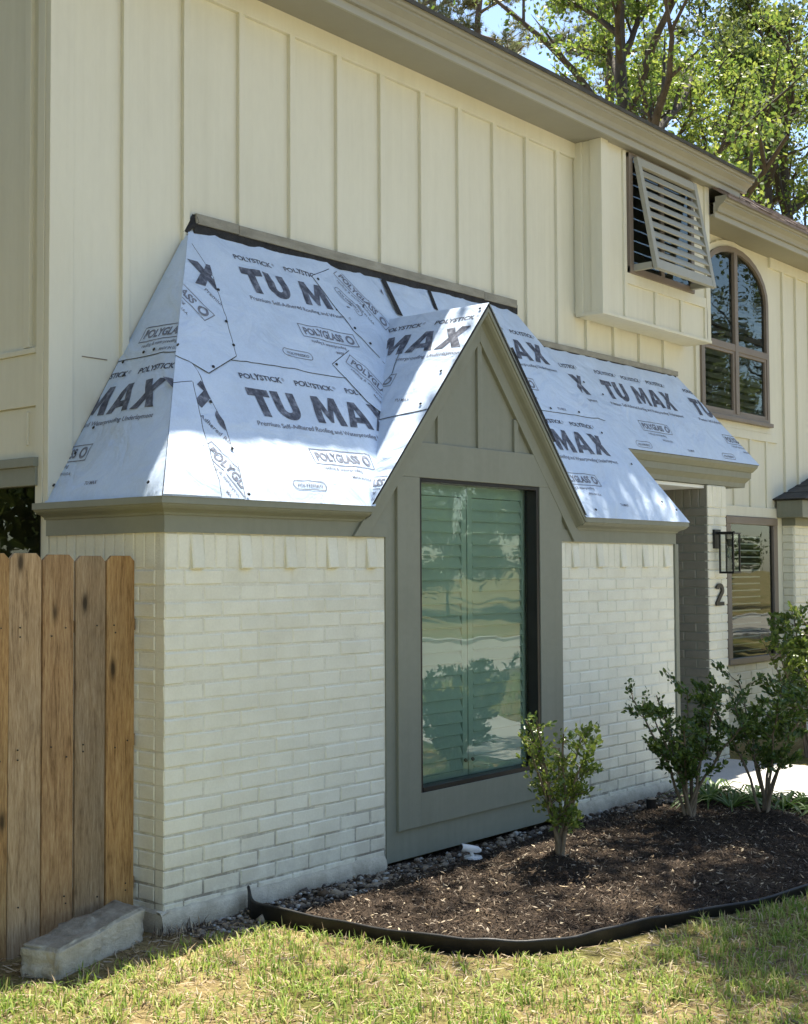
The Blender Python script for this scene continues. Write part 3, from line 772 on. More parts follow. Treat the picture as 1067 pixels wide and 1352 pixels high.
# panel around the window opening, in strips
for q in ((1.598, WX0, -.055, 2.2), (WX1, 3.39, -.055, 2.2)):
    mb.box(q[0], q[1], YP, .06, q[2], ZF)
mb.box(WX0, WX1, YP, .06, -.055, WZ0)
mb.ypoly([(GXC-xr(ZF, off), ZF), (WX0, ZF), (WX0, roofline(off)-(GXC-WX0)*GS)], YP, .06)
mb.ypoly([(WX1, ZF), (GXC+xr(ZF, off), ZF), (WX1, roofline(off)-(WX1-GXC)*GS)], YP, .06)
mb.ypoly([(WX0, WZ1), (WX1, WZ1), (WX1, roofline(off)-(WX1-GXC)*GS), (GXC, roofline(off)), (WX0, roofline(off)-(GXC-WX0)*GS)], YP, .06)
mb.build('panel', M['taupe'], gab)
fo = .15
def gbox(name, x0, x1, z0, z1, y0=YB): 
    m_ = MB(); m_.box(x0, x1, y0, YP+.004, z0, z1); return m_.build(name, M['taupe'], gab, bevel=.003)
gbox('casing_board', 1.68, WX0, .115, 2.14)
zt = min(2.14, roofline(fo)-(3.385-GXC)*GS)
m_ = MB(); m_.ypoly([(WX1, .115), (3.385, .115), (3.385, roofline(fo)-(3.385-GXC)*GS+.02), (3.385-.0, roofline(fo)-(3.385-GXC)*GS+.02), (GXC+xr(2.14, fo)+.02, 2.14), (WX1, 2.14)], YB, YP+.004); m_.build('casing_board', M['taupe'], gab, bevel=.003)
gbox('casing_board', WX0, WX1, .115, WZ0, YB+.001)
m_ = MB(); m_.ypoly([(GXC-xr(2.14, fo)-.02, 2.14), (GXC+xr(2.14, fo)+.02, 2.14), (GXC+xr(2.35, fo)+.02, 2.35), (GXC-xr(2.35, fo)-.02, 2.35)], YB-.001, YP+.004); m_.build('top_rail', M['taupe'], gab, bevel=.003)
for x in (2.06, 2.462, 2.852):
    zt = roofline(fo)-max(abs(x-GXC), abs(x+.045-GXC))*GS
    gbox('batten', x, x+.045, 2.35, zt+.03, YB+.004)
# rake frieze boards, coves and drip boards on both slopes
for sgn in (-1, 1):
    def at(o_, z): return (GXC+sgn*xr(z, o_), z)
    def loop(o0, o1, zlo):
        pts = [(GXC, roofline(o1)), (GXC, roofline(o0)), at(o0, zlo), at(o1, zlo)]
        return pts if sgn < 0 else pts[::-1]
    m_ = MB(); m_.ypoly(loop(.06, fo, ZF+.0), YB-.004 if sgn > 0 else YB-.005, YP+.004); m_.build('rake_board', M['taupe'], gab, bevel=.003, fix=True)
    zlo = EZ-.09
    pr = [(.002, -.098), (.034, -.098), (.036, -.09), (.045, -.086), (.056, -.070), (.064, -.047), (.074, -.032), (.078, -.030), (.078, -.02)]
    rows = [[(GXC, y, roofline(o_)) for o_, y in pr], [(GXC+sgn*xr(EZ-.0, o_) , y, EZ) if o_ < .035 else (GXC+sgn*xr(zlo+.02, o_), y, zlo+.02) for o_, y in pr]]
    rows = [[(GXC, y, roofline(o_)) for o_, y in pr], [(GXC+sgn*xr(EZ-o_*1.05, o_), y, EZ-o_*1.05) for o_, y in pr]]
    m_ = MB(); m_.sweep(rows); m_.build('rake_moulding', M['taupe'], gab, fix=True)
# window: black frame, pane, plantation shutters behind
win = empty('tall_window'); hp(win)
mb = MB(); YG = .045
for q in ((WX0, WX0+.022, YB+.006, YG+.02, WZ0, WZ1), (WX1-.03, WX1, YB+.006, YG+.02, WZ0, WZ1), (WX0+.022, WX1-.03, YB+.006, YG+.02, WZ1-.024, WZ1), (WX0+.022, WX1-.03, YB+.003, YG+.02, WZ0, WZ0+.03)): mb.box(*q)
mb.build('frame', M['black'], win, bevel=.002)
# glass as a lightly bowed sheet, so mirrored lines curve
rows = []
for i in range(13):
    z = WZ0+.02+(WZ1-WZ0-.035)*i/12
    rows.append([(WX0+.015+(WX1-WX0-.035)*k/8, YG+.004*(2*k/8-1)-.003*(1-(2*i/12-1)**2)*(1-(2*k/8-1)**2), z) for k in range(9)])
m_ = MB(); m_.sweep(rows); m_.build('pane', M['glass'], win, smooth=True)
YS = .085
for x0, x1 in ((WX0+.0, 2.475), (2.485, WX1-.0)):
    for q in ((x0, x0+.05), (x1-.05, x1)):
        m_ = MB(); m_.box(q[0], q[1], YS, YS+.028, WZ0+.0, WZ1); m_.build('shutter_stile', M['louver'], win, bevel=.003)
    for z0, z1 in ((WZ0, WZ0+.06), (WZ1-.09, WZ1)):
        m_ = MB(); m_.box(x0+.05, x1-.05, YS+.001, YS+.027, z0, z1); m_.build('shutter_rail', M['louver'], win, bevel=.003)
    nl = 23; zz0, zz1 = WZ0+.062, WZ1-.092; ph = (zz1-zz0)/nl
    for k in range(nl):
        z = zz0+ph*k
        m_ = MB(); pr = [(YS-.004, z+.004), (YS+.004, z-.004), (YS+.030, z+ph*.93), (YS+.022, z+ph*.99)]
        m_.sweep([[(x0+.052, y, q) for y, q in pr], [(x1-.052, y, q) for y, q in pr]], closed=True); m_.build('louver', M['louver'], win, fix=True)
    m_ = MB(); m_.tube([(x0+(.56 if x0 < 2 else .03), YS-.004, .42), (x0+(.56 if x0 < 2 else .03), YS-.012, .425)], .012, 8); m_.build('knob', M['bronze'], win)
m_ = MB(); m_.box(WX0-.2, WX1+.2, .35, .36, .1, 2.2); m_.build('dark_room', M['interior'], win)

# --- porch: beam with stepped cornice, pier, ceiling, recess
PY, PZ = .43, 2.56
mb = MB()
steps = [(PY, 2.553, 2.50), (PY+.03, 2.50, 2.485), (PY+.05, 2.485, 2.425), (PY+.085, 2.425, 2.405), (PY+.10, 2.405, 2.355), (PY+.12, 2.355, 2.34)]
prof = [(PY+.0, 2.553), (PY+.004, 2.53), (PY+.035, 2.488), (PY+.045, 2.484), (PY+.048, 2.43), (PY+.055, 2.424), (PY+.085, 2.385), (PY+.09, 2.345), (PY+.13, 2.343), (D-.03, 2.343)]
xe = [7.42-(y-PY)*1.15 for y, z in prof]
mb.sweep([[(4.9, y, z) for y, z in prof], [(x, y, z) for (y, z), x in zip(prof, xe)], [(x, D-.03, z) for (y, z), x in zip(prof, xe)]])
part(mb, 'porch_cornice', M['taupe'], fix=True)
mb = MB(); mb.box(5.04, 6.6, PY+.12, 3.0, 2.31, 2.338)
part(mb, 'porch_ceiling', M['louver'])
PX0, PX1, PYF = 6.565, 6.925, .515
mb = MB(); mb.box(PX0+.03, PX1-.008, PYF+.008, D+.3, GZ, 2.34)
pier = part(mb, 'porch_pier', M['mortar'])
brick_field('pier_front_bricks', lambda u, d, z: (u, PYF+d, z), PX0, PX1, GZ, 2.34-.2, M['brick'], pier, (2.14, 2.335))
M['brick_shade'] = pm('shaded_brick', [(.2, (.20, .188, .15)), (.8, (.27, .256, .205))], 5, 6, .55, .55, 110, .003, spec=.35, fine=.06)  # white pier brick with the porch shade put into its colour
brick_field('pier_side_bricks', lambda u, d, z: (PX0+d, u, z), PYF+.004, D+1.9, GZ, 2.14, M['brick_shade'], pier, (2.14, 2.335))
mb = MB(); mb.box(PX0+.0045, PX0+.028, PYF+.012, D+1.9, GZ, 2.34); part(mb, 'porch_side_backing', M['taupe'])  # trim taupe stands in for the white mortar in shade
mb = MB(); mb.box(5.03, 6.6, D+1.9, D+2.0, GZ, 2.34); part(mb, 'porch_back_wall', M['siding'])
mb = MB(); mb.box(5.3, 6.3, D+1.86, D+1.9, GZ, 2.1); dr = part(mb, 'front_door', M['black'], bevel=.006)
for k in range(2):
    child_box(dr, 'door_panel', (5.4+.42*k, 5.76+.42*k, D+1.845, D+1.862, .2, 1.9), M['black'], .01)
# the wall (y=D) is cut open over the porch by keeping the core behind the recess
# ------------------------------------------------------------------ bay roof, underlayment and its print
from mathutils import noise as mnoise
class Pl:
    def __init__(s, O, u, v):
        s.O = Vector(O); s.u = Vector(u).normalized(); s.v = Vector(v).normalized(); s.n = s.u.cross(s.v)
        s.lines = []; s.seed = 0.0; s.wr = 0.0
    def p(s, a, b, h=0.0): return s.O + s.u*a + s.v*b + s.n*h
    def disp(s, a, b):
        """gentle slack and creases of the loose-laid sheets, dying out at folds and edges"""
        if not s.wr: return 0.0
        w = min(1.0, max(0.0, b+.01)/.10)
        for (x0, y0), (x1, y1) in s.lines:
            l = math.hypot(x1-x0, y1-y0); w = min(w, abs((a-x0)*(y1-y0)-(b-y0)*(x1-x0))/l/.10)
        q = Vector((a*1.0, b*1.0, s.seed))
        k = mnoise.noise(q*2.3)*.6+mnoise.noise(q*6.1)*.28
        c1 = 1-abs(mnoise.noise(Vector((a*2.1+b*1.3, b*2.0-a*.9, s.seed+7))))*2.2
        c2 = 1-abs(mnoise.noise(Vector((a*1.4-b*2.6, b*1.2+a*1.7, s.seed+19))))*2.6
        k += .9*max(c1, 0)**5+.7*max(c2, 0)**5
        return s.wr*(k+.75)*w
def grid_cut(bm, c=.04):
    if not bm.verts: return
    xs_ = [v.co.x for v in bm.verts]; ys_ = [v.co.y for v in bm.verts]
    for ax, lo, hi in ((0, min(xs_), max(xs_)), (1, min(ys_), max(ys_))):
        k = math.ceil(lo/c+1e-4)
        while k*c < hi-1e-4:
            co = [0, 0, 0]; no = [0, 0, 0]; co[ax] = k*c; no[ax] = 1
            bmesh.ops.bisect_plane(bm, geom=bm.verts[:]+bm.edges[:]+bm.faces[:], plane_co=co, plane_no=no, dist=1e-7); k += 1
RT = 1.95                                   # slope length of the bay roof
F_ = Pl((0, -OV, EZ), (1, 0, 0), (0, 1.04, 1.65))
LA, LB, LC = Vector((-OV, -OV, EZ)), Vector((-.03, D, EZ)), Vector((.95, D, 3.605))
_u = (LA-LB).normalized(); _v = ((LC-LB)-_u*((LC-LB).dot(_u))).normalized()
L_ = Pl(LB+_u*D, _u, _v)
_st = lambda P: ((P-L_.O).dot(_u), (P-L_.O).dot(_v))
sA, sB, sC = _st(LA), _st(LB), _st(LC)
Lh = lambda t: sA[0]+(sC[0]-sA[0])*t/sC[1]
Lw = lambda t: sB[0]+(sC[0]-sB[0])*t/sC[1]+.012
G_ = Pl((GXC-GHW, 0, EZ), (0, -1, 0), (GHW, 0, GZT-EZ))
G2 = Pl((GXC+GHW, 0, EZ), (0, 1, 0), (-GHW, 0, GZT-EZ))
P_ = Pl((0, PY, PZ), (1, 0, 0), (0, .51, .84))
GT = math.hypot(GHW, GZT-EZ)                # slope length of the gable roof, about 1.70
TV = (GZT-EZ)/1.65*RT                       # where the ridge meets the front slope
hipL = lambda t: -.105+1.05*t/RT
hipR = lambda t: 5.05-.85*t/RT
vall = lambda t: GXC-GHW+GHW*t/TV
valr = lambda t: GXC+GHW-GHW*t/TV
F_.lines = [((-.1, 0), (.95, RT)), ((5.05, 0), (4.2, RT)), ((vall(0), 0), (GXC, TV)), ((valr(0), 0), (GXC, TV))]; F_.wr, F_.seed = .010, 1.0
L_.lines = [(sA, sC), (sB, sC)]; L_.wr, L_.seed = .009, 5.0
P_.lines = [((7.45, 0), (6.76, .985))]; P_.wr, P_.seed = .009, 9.0
vy = lambda t: -(-OV+1.04*(t*(GZT-EZ)/GT)/1.65)   # gable-plane s of the valley at gable slope length t

G_.lines = [((vy(0), 0), (vy(GT), GT)), ((OV, 0), (OV, GT)), ((0, GT), (1, GT))]; G_.wr, G_.seed = .007, 13.0
roof = empty('bay_roof'); hp(roof)
mb = MB()
def slab(mbx, pl, pts, h, th, m=0, side=None):
    mbx.prism([pl.p(a, b, h) for a, b in pts], [pl.p(a, b, h-th) for a, b in pts], m, side)
slab(mb, F_, [(-.1, 0), (vall(0), 0), (GXC, TV), (GXC, RT), (.95, RT)], -.001, .012)
slab(mb, F_, [(valr(0), 0), (5.05, 0), (4.2, RT), (GXC, RT), (GXC, TV)], -.001, .012)
slab(mb, L_, [sB, sA, sC], -.001, .012)
slab(mb, G_, [(vy(0), 0), (OV, 0), (OV, GT), (vy(GT), GT)], -.001, .012)
slab(mb, G2, [(-OV, 0), (-vy(0), 0), (-vy(GT), GT), (-OV, GT)], -.001, .012)
mb.face([F_.p(5.05, 0, -.002), (5.05, D, EZ), F_.p(4.2, RT, -.002)])
mb.build('roof_deck', M['membrane'], roof)
mb = MB(); slab(mb, P_, [(4.35, 0), (7.45, 0), (6.76, .985), (4.35, .985)], -.001, .02); mb.face([P_.p(7.45, 0, -.002), (7.45, D, PZ), P_.p(6.76, .985, -.002)])
mb.build('porch_deck', M['membrane'], roof)

def wob(pts, edge, n, amp, seed=1):
    """break edge (i -> i+1) into n wobbling steps"""
    rr = random.Random(seed); i = edge; a = pts[i]; b = pts[(i+1) % len(pts)]
    ex = []
    for k in range(1, n):
        f = k/n; dx, dy = b[0]-a[0], b[1]-a[1]; l = math.hypot(dx, dy)
        w_ = rr.uniform(-amp, amp)
        ex.append((a[0]+dx*f-dy/l*w_, a[1]+dy*f+dx/l*w_))
    return pts[:i+1]+ex+pts[i+1:]
def sheet(pl, pts, h, dark=(), w=.005, name='underlayment_sheet'):
    """thin sheet on plane pl; dark: edges (index) that show the black bitumen lap line"""
    bm = bmesh.new()
    top = bm.faces.new([bm.verts.new((a, b, h)) for a, b in pts]); top.material_index = 0
    for i in dark:
        a = Vector(pts[i]); b = Vector(pts[(i+1) % len(pts)]); t = (b-a).normalized(); o = Vector((t.y, -t.x))*w
        f = bm.faces.new([bm.verts.new(q) for q in ((a.x, a.y, h-.0005), (a.x+o.x, a.y+o.y, h-.0007), (b.x+o.x, b.y+o.y, h-.0007), (b.x, b.y, h-.0005))]); f.material_index = 1
    grid_cut(bm)
    bmesh.ops.triangulate(bm, faces=[f for f in bm.faces if len(f.verts) > 4])
    for v in bm.verts: v.co = pl.p(v.co.x, v.co.y, v.co.z+pl.disp(v.co.x, v.co.y))
    me = bpy.data.meshes.new(name); bm.normal_update(); bm.to_mesh(me); bm.free()
    if me.polygons and me.polygons[0].normal.dot(pl.n) < 0: me.flip_normals()
    me.materials.append(M['fabric']); me.materials.append(M['membrane'])
    me.polygons.foreach_set('use_smooth', [True]*len(me.polygons))
    return link(name, me, roof)

# -- letter shapes
def curve_mesh(splines):
    cu = bpy.data.curves.new('c', 'CURVE'); cu.dimensions = '2D'; cu.fill_mode = 'FRONT'
    for pts in splines:
        sp = cu.splines.new('POLY'); sp.points.add(len(pts)-1)
        for q, (x, y) in zip(sp.points, pts): q.co = (x, y, 0, 1)
        sp.use_cyclic_u = True
    o = bpy.data.objects.new('c', cu); COL.objects.link(o)
    me = bpy.data.meshes.new_from_object(o)
    bpy.data.objects.remove(o); 
    v = [(q.co.x, q.co.y) for q in me.vertices]; f = [tuple(p.vertices) for p in me.polygons]
    bpy.data.meshes.remove(me); bpy.data.curves.remove(cu)
    return v, f
def arc(cx, cy, rx, ry, a0, a1, n=8): return [(cx+rx*math.cos(R(a0+(a1-a0)*k/n)), cy+ry*math.sin(R(a0+(a1-a0)*k/n))) for k in range(n+1)]
GLY = {
 'T': (1.0, [[(0, 1), (0, .74), (.32, .74), (.32, 0), (.68, 0), (.68, .74), (1, .74), (1, 1)]]),
 'U': (1.1, [[(.0, 1), (0, .42)]+arc(.55, .42, .55, .44, 180, 360, 12)+[(1.1, 1), (.74, 1), (.74, .40)]+arc(.55, .40, .19, .15, 360, 180, 8)+[(.36, 1)]]),
 'M': (1.5, [[(0, 0), (.16, 1), (.48, 1), (.75, .48), (1.02, 1), (1.34, 1), (1.5, 0), (1.15, 0), (1.06, .55), (.82, .06), (.68, .06), (.44, .55), (.35, 0)]]),
 'A': (1.3, [[(0, 0), (.47, 1), (.83, 1), (1.3, 0), (.94, 0), (.87, .18), (.43, .18), (.36, 0)], [(.52, .40), (.78, .40), (.65, .74)]]),
 'X': (1.25, [[(0, 0), (.41, .52), (.05, 1), (.46, 1), (.63, .74), (.80, 1), (1.20, 1), (.84, .52), (1.25, 0), (.83, 0), (.62, .30), (.41, 0)]]),
}
g_cache = {}
def big_text(word, h, gap=.12, space=.55):
    V = []; Fc = []; x = 0
    for ch in word:
        if ch == ' ': x += space*h; continue
        wd, sp = GLY[ch]
        if ch not in g_cache: g_cache[ch] = curve_mesh(sp)
        v, f = g_cache[ch]; b = len(V)
        V += [((x+a*h)*.86, c*h) for a, c in v]; Fc += [tuple(b+i for i in q) for q in f]
        x += (wd+gap)*h
    return V, Fc, x
t_cache = {}
def text2d(s_, size, bold=.0, italic=0.0, width=None, sp=1.0):
    key = (s_, size, bold, italic, sp)
    if key not in t_cache:
        cu = bpy.data.curves.new('t', 'FONT'); cu.body = s_; cu.size = size; cu.offset = bold*size; cu.shear = italic; cu.space_character = sp; cu.resolution_u = 3
        o = bpy.data.objects.new('t', cu); COL.objects.link(o)
        me = bpy.data.meshes.new_from_object(o); bpy.data.objects.remove(o)
        t_cache[key] = ([(q.co.x, q.co.y) for q in me.vertices], [tuple(p.vertices) for p in me.polygons])
        bpy.data.meshes.remove(me); bpy.data.curves.remove(cu)
    v, f = t_cache[key]
    if width and v:
        mx = max(a for a, _ in v); k = width/mx; v = [(a*k, b) for a, b in v]
    return v, f
def ring_box(w, h, t=.005, r=0.0):
    if r:
        def rr_(w_, h_, r_, o): 
            return arc(w-r, h/2, r_, h_/2, -90, 90, 10)+arc(r, h/2, r_, h_/2, 90, 270, 10)
        return curve_mesh([rr_(w, h, r, 0), rr_(w, h-2*t, r-t, t)])
    return curve_mesh([[(0, 0), (w, 0), (w, h), (0, h)], [(t, t), (t, h-t), (w-t, h-t), (w-t, t)]])
class Print:
    """collects lettering on a plane, in rotated local frames, with straight clips"""
    def __init__(s, pl, h, clips=()):
        s.pl = pl; s.h = h; s.clips = list(clips)+[((0, .004), (0, -1))]; s.bm = {0: bmesh.new(), 1: bmesh.new()}; s.fr = (0, 0, 0)
    def frame(s, x, y, ang=0): s.fr = (x, y, ang)
    def put(s, vf, x, y, fine=0):
        ca, sa = math.cos(s.fr[2]), math.sin(s.fr[2]); b = s.bm[fine]; vs = []
        for a, c in vf[0]:
            px, py = a+x, c+y
            vs.append(b.verts.new((s.fr[0]+px*ca-py*sa, s.fr[1]+px*sa+py*ca, 0)))
        for q in vf[1]:
            try: b.faces.new([vs[i] for i in q])
            except ValueError: pass
    def block(s, sticks=3, tu='TU MAX', skip_big=False):
        """one repeat of the printed roll, origin at the left foot of the T, roll bottom at y=0"""
        for k in range(sticks): s.put(text2d('POLYSTICK', .052, .028, width=.315), k*.42, .80, 0); s.put(text2d('®', .03), k*.42+.32, .815, 1)
        s.put(big_text('TU MAX', .19)[:2], 0, .545, 0)
        s.put(text2d('Premium Self-Adhered Roofing and Waterproofing Underlayment', .042, .012, width=1.24), -.03, .478, 1)
        s.logo(.28, .25)
        s.oval(.03, .07)
        s.put(text2d('TU MAX', .03, .02), .9, .09, 1)
    def logo(s, x, y):
        s.put(ring_box(.50, .105, .006), x, y, 1)
        s.put(text2d('POLYGLASS', .078, .035, width=.35), x+.03, y+.026, 1)
        s.put(curve_mesh([arc(.445+x, y+.052, .036, .036, 0, 350, 14), arc(.445+x, y+.052, .020, .020, 350, 0, 14)]), 0, 0, 1)
        s.put(text2d('roofing & waterproofing', .032, .01), x+.05, y-.035, 1)
        s.put(text2d('MADE IN U.S.A.', .026, .02), x+.25, y-.085, 1)
    def oval(s, x, y):
        s.put(ring_box(.25, .06, .005, .03), x, y, 1)
        s.put(text2d('POLYFRESKO', .028, .02, .25, width=.19), x+.03, y+.018, 1)
    def done(s):
        for k, mk in ((0, 'ink'), (1, 'ink_fine')):
            b = s.bm[k]
            if b.faces:
                for (px, py), (nx, ny) in s.clips:        # keep the side the normal points away from
                    geom = b.verts[:]+b.edges[:]+b.faces[:]
                    bmesh.ops.bisect_plane(b, geom=geom, plane_co=(px, py, 0), plane_no=(nx, ny, 0), clear_outer=True, dist=1e-6)
            if b.faces:
                if s.pl.wr: grid_cut(b)
                for v in b.verts:
                    v.co = s.pl.p(v.co.x, v.co.y, s.h+.0015+s.pl.disp(v.co.x, v.co.y))
                bmesh.ops.recalc_face_normals(b, faces=b.faces)
                me = bpy.data.meshes.new('lettering'); b.to_mesh(me); me.materials.append(M[mk])
                link('lettering', me, roof)['kind'] = 'stuff'
            b.free()
def cl(a, b):
    """clip keeping what lies to the left of a->b"""
    t = Vector((b[0]-a[0], b[1]-a[1])); return (a, (t.y, -t.x))

# -- front slope
TOPT = 1.937
sheet(F_, [(-.1, -.006), (1.40, -.006), (vall(.95)+.03, .95), (hipL(.95), .95)], .002)
pr = Print(F_, .0027, [cl((.55, .0), (hipL(.95), .96)), cl((1.37, 0), (vall(1), 1)), cl((0, .93), (-1, .93))][1:])
pr.frame(.775, 0); pr.block(); pr.frame(.47, .545); pr.put(big_text('X', .19)[:2], -.26, 0); pr.done()
up = [(hipL(.92), .925), (vall(.92)+.02, .925), (GXC, TV), (GXC, TOPT), (hipL(TOPT), TOPT)]
up = wob(up, 3, 14, .014, 5)
sheet(F_, up, .005, dark=(0,))
pr = Print(F_, .0057, [cl((vall(0), 0), (vall(1), 1)), cl((1, TOPT-.015), (0, TOPT-.015))])
pr.frame(1.195, .95); pr.block(); pr.done()
# upper right part behind the small gable
ur = [(GXC-.02, TV-.03), (valr(.92), .925), (hipR(.925), .925), (hipR(1.89), 1.89), (hipR(TOPT)-.02, TOPT), (GXC-.02, TOPT)]
sheet(F_, wob(ur, 4, 10, .012, 3), .0052, dark=(1,))
pr = Print(F_, .0059, [cl((5.05, 0), (4.2, RT)), cl((valr(1), 1), (valr(0), 0)), cl((1, TOPT-.015), (0, TOPT-.015))])
pr.frame(3.10, .86); pr.block(); pr.done()
lr = [(valr(0)-.02, -.006), (5.05, -.006), (hipR(.95), .95), (valr(.95)-.03, .95)]
sheet(F_, lr, .002)
pr = Print(F_, .0027, [cl((5.05, 0), (4.2, RT)), cl((valr(1), 1), (valr(0), 0)), cl((1, .93), (0, .93))])
pr.frame(3.21, 0.01); pr.block(); pr.done()
# pieces lapped over the left hip
hp1 = [(hipL(.90)-.004, .90), (.55, .80), (.82, .955), (.935, 1.55), (hipL(1.80)+.03, 1.80), (hipL(1.80), 1.80)]
sheet(F_, hp1, .0085, dark=(0, 1, 2, 3))
pr = Print(F_, .0092, [cl(hp1[2], hp1[3]), cl(hp1[1], hp1[2]), cl((hipL(2), 2), (hipL(0), 0))])
pr.frame(.50, 1.30, R(-62)); pr.logo(-.30, .12); pr.frame(.86, 1.45, R(-8)); pr.put(big_text('X', .20)[:2], -.1, 0); pr.frame(.80, 1.42, R(-50)); pr.put(text2d('Premium Self-Adhered', .042, .012), 0, 0, 1); pr.done()
hp2 = [(-.1, -.004), (.42, -.004), (.50, .45), (.455, .88), (hipL(.93), .93)]
sheet(F_, hp2, .0062, dark=(1, 2))
pr = Print(F_, .0069, [cl(hp2[1], hp2[2]), cl(hp2[2], hp2[3]), cl((hipL(2), 2), (hipL(0), 0))])
pr.frame(.12, .62, R(-52)); pr.put(text2d('Premium Self-Adhered Roofing', .042, .012), 0, .1, 1); pr.put(big_text('TU', .17)[:2], .12, .17); pr.frame(.27, .32, R(-62)); pr.logo(.02, -.02); pr.frame(.02, .12, R(-20)); pr.oval(0, 0); pr.done()
hp3 = [(-.1, -.002), (.26, -.002), (.33, .42), (.40, .72), (hipL(.70), .70)]
sheet(F_, hp3, .0105, dark=(1, 2, 3))
# patches lapped into the left valley
v1 = [(2.0, 1.34), (2.18, 1.09), (2.24, 1.14), (GXC, TV), (2.52, 1.86), (2.07, 1.86), (1.86, 1.76)]
sheet(F_, wob(v1, 4, 6, .01, 2), .0085, dark=(0, 1, 10, 11))
pr = Print(F_, .0092, [cl(v1[6], v1[0]), cl(v1[0], v1[1]), cl((vall(0), 0), (vall(1), 1)), cl(v1[4], v1[5])])
pr.frame(2.10, 1.86, R(-58)); pr.logo(.02, -.02); pr.oval(.1, -.17); pr.done()
v2 = [(1.63, 1.02), (1.78, .75), (1.92, .665), (vall(.72)+.02, .72), (vall(1.12)+.04, 1.14), (1.86, 1.16)]
sheet(F_, v2, .0075, dark=(0, 1, 5))
pr = Print(F_, .0082, [cl(v2[0], v2[1]), cl((vall(0), 0), (vall(1), 1))])
pr.frame(1.80, 1.09, R(-48)); pr.logo(.0, -.05); pr.done()
# black slits where short pieces meet near the top
for a, b, w_ in (((2.60, 1.90), (2.575, 1.58), .05), ((3.10, 1.90), (3.06, 1.72), .04)):
    m_ = MB(); m_.face([F_.p(a[0], a[1], .024), F_.p(b[0], b[1], .024), F_.p(b[0]+w_, b[1]-.01, .024), F_.p(a[0]+w_, a[1], .024)]); m_.build('bare_membrane', M['membrane'], roof)
pr = Print(F_, .0089, [cl((2.52, 1.5), (2.56, 1.9))]); pr.frame(2.64, 1.60, R(55)); pr.put(big_text('AX', .19)[:2], 0, 0); pr.done()

# -- left hip slope
sheet(L_, [(Lw(0), -.004), (Lh(0)+.005, -.006), (Lh(.95)+.005, .95), (Lw(.95), .95)], .002)
pr = Print(L_, .0027, [cl((Lh(0), 0), (Lh(1), 1)), cl((Lw(1), 1), (Lw(0), 0)), cl((0, .93), (-1, .93))])
pr.frame(-1.52, .0); pr.block(); pr.done()
sheet(L_, [(Lw(.925), .925), (Lh(.915)+.006, .915), (Lh(1.84)+.006, 1.84), (Lw(1.84), 1.84)], .005, dark=(0,))
pr = Print(L_, .0057, [cl((Lh(0), 0), (Lh(1), 1)), cl((Lw(1), 1), (Lw(0), 0))])
pr.frame(-1.98, .92); pr.logo(1.15,.10); pr.done()

# -- left slope of the small gable
sheet(G_, [(vy(0)+.0, -.004), (OV+.004, -.004), (OV+.004, .80), (vy(.80), .80)], .002)
sheet(G_, [(vy(.70), .71), (.0, .74), (OV+.006, .76), (OV+.006, GT), (vy(GT), GT)], .006, dark=(0, 1))
pr = Print(G_, .0068, [cl((OV, 0), (OV, 1)), cl((vy(GT), GT), (vy(0), 0)), cl((1, GT-.02), (0, GT-.02))])
pr.frame(-1.09, .755); pr.block(); pr.done()
g3 = [(vy(1.05), 1.05), (-.40, 1.02), (-.36, 1.12), (-.40, 1.30), (vy(1.30), 1.30)]
sheet(G_, g3, .0085, dark=(0, 1, 2))
pr = Print(G_, .0028, [cl((OV, 0), (OV, 1)), cl((vy(GT), GT), (vy(0), 0)), cl((1, .70), (0, .70))])
pr.frame(-.5, .0); pr.logo(.22, .12); pr.done()
sheet(G2, [(-OV-.004, -.004), (-vy(0), -.004), (-vy(GT), GT), (-OV-.004, GT)], .003)
m_ = MB(); m_.face([G2.p(-OV-.012, .62, .02), G2.p(-OV+.02, .62, .02), G2.p(-OV+.02, GT*.80, .02), G2.p(-OV-.012, GT*.80, .02)]); m_.build('bare_membrane', M['membrane'], roof)

# -- porch slope
pt_ = [(4.3, -.006), (7.45, -.006), (6.80, .92), (6.76, .955), (4.3, .955)]
sheet(P_, wob(pt_, 3, 16, .012, 8), .002)
pr = Print(P_, .0027, [cl((7.45, 0), (6.76, .985)), cl((1, .915), (0, .915))])
pr.frame(5.185, -.05); pr.block(); pr.frame(5.185+1.52, -.05); pr.block(); pr.frame(5.185-1.44, -.05); pr.block(); pr.done()

# -- black membrane turned up the wall behind the flashing
for x0, x1, z0, z1, sd in ((.96, 4.22, 3.57, 3.64, 3), (4.45, 6.74, 3.33, 3.38, 4)):
    m_ = MB(); rr = random.Random(sd); n_ = 34; top = [(x1+(x0-x1)*k/n_, z1) for k in range(n_+1)]; bot = [(x0+(x1-x0)*k/n_, z0+rr.uniform(-.012, .012)) for k in range(n_+1)]
    m_.ypoly(bot+top, D-.038, D-.029); m_.build('wall_membrane', M['membrane'], roof)
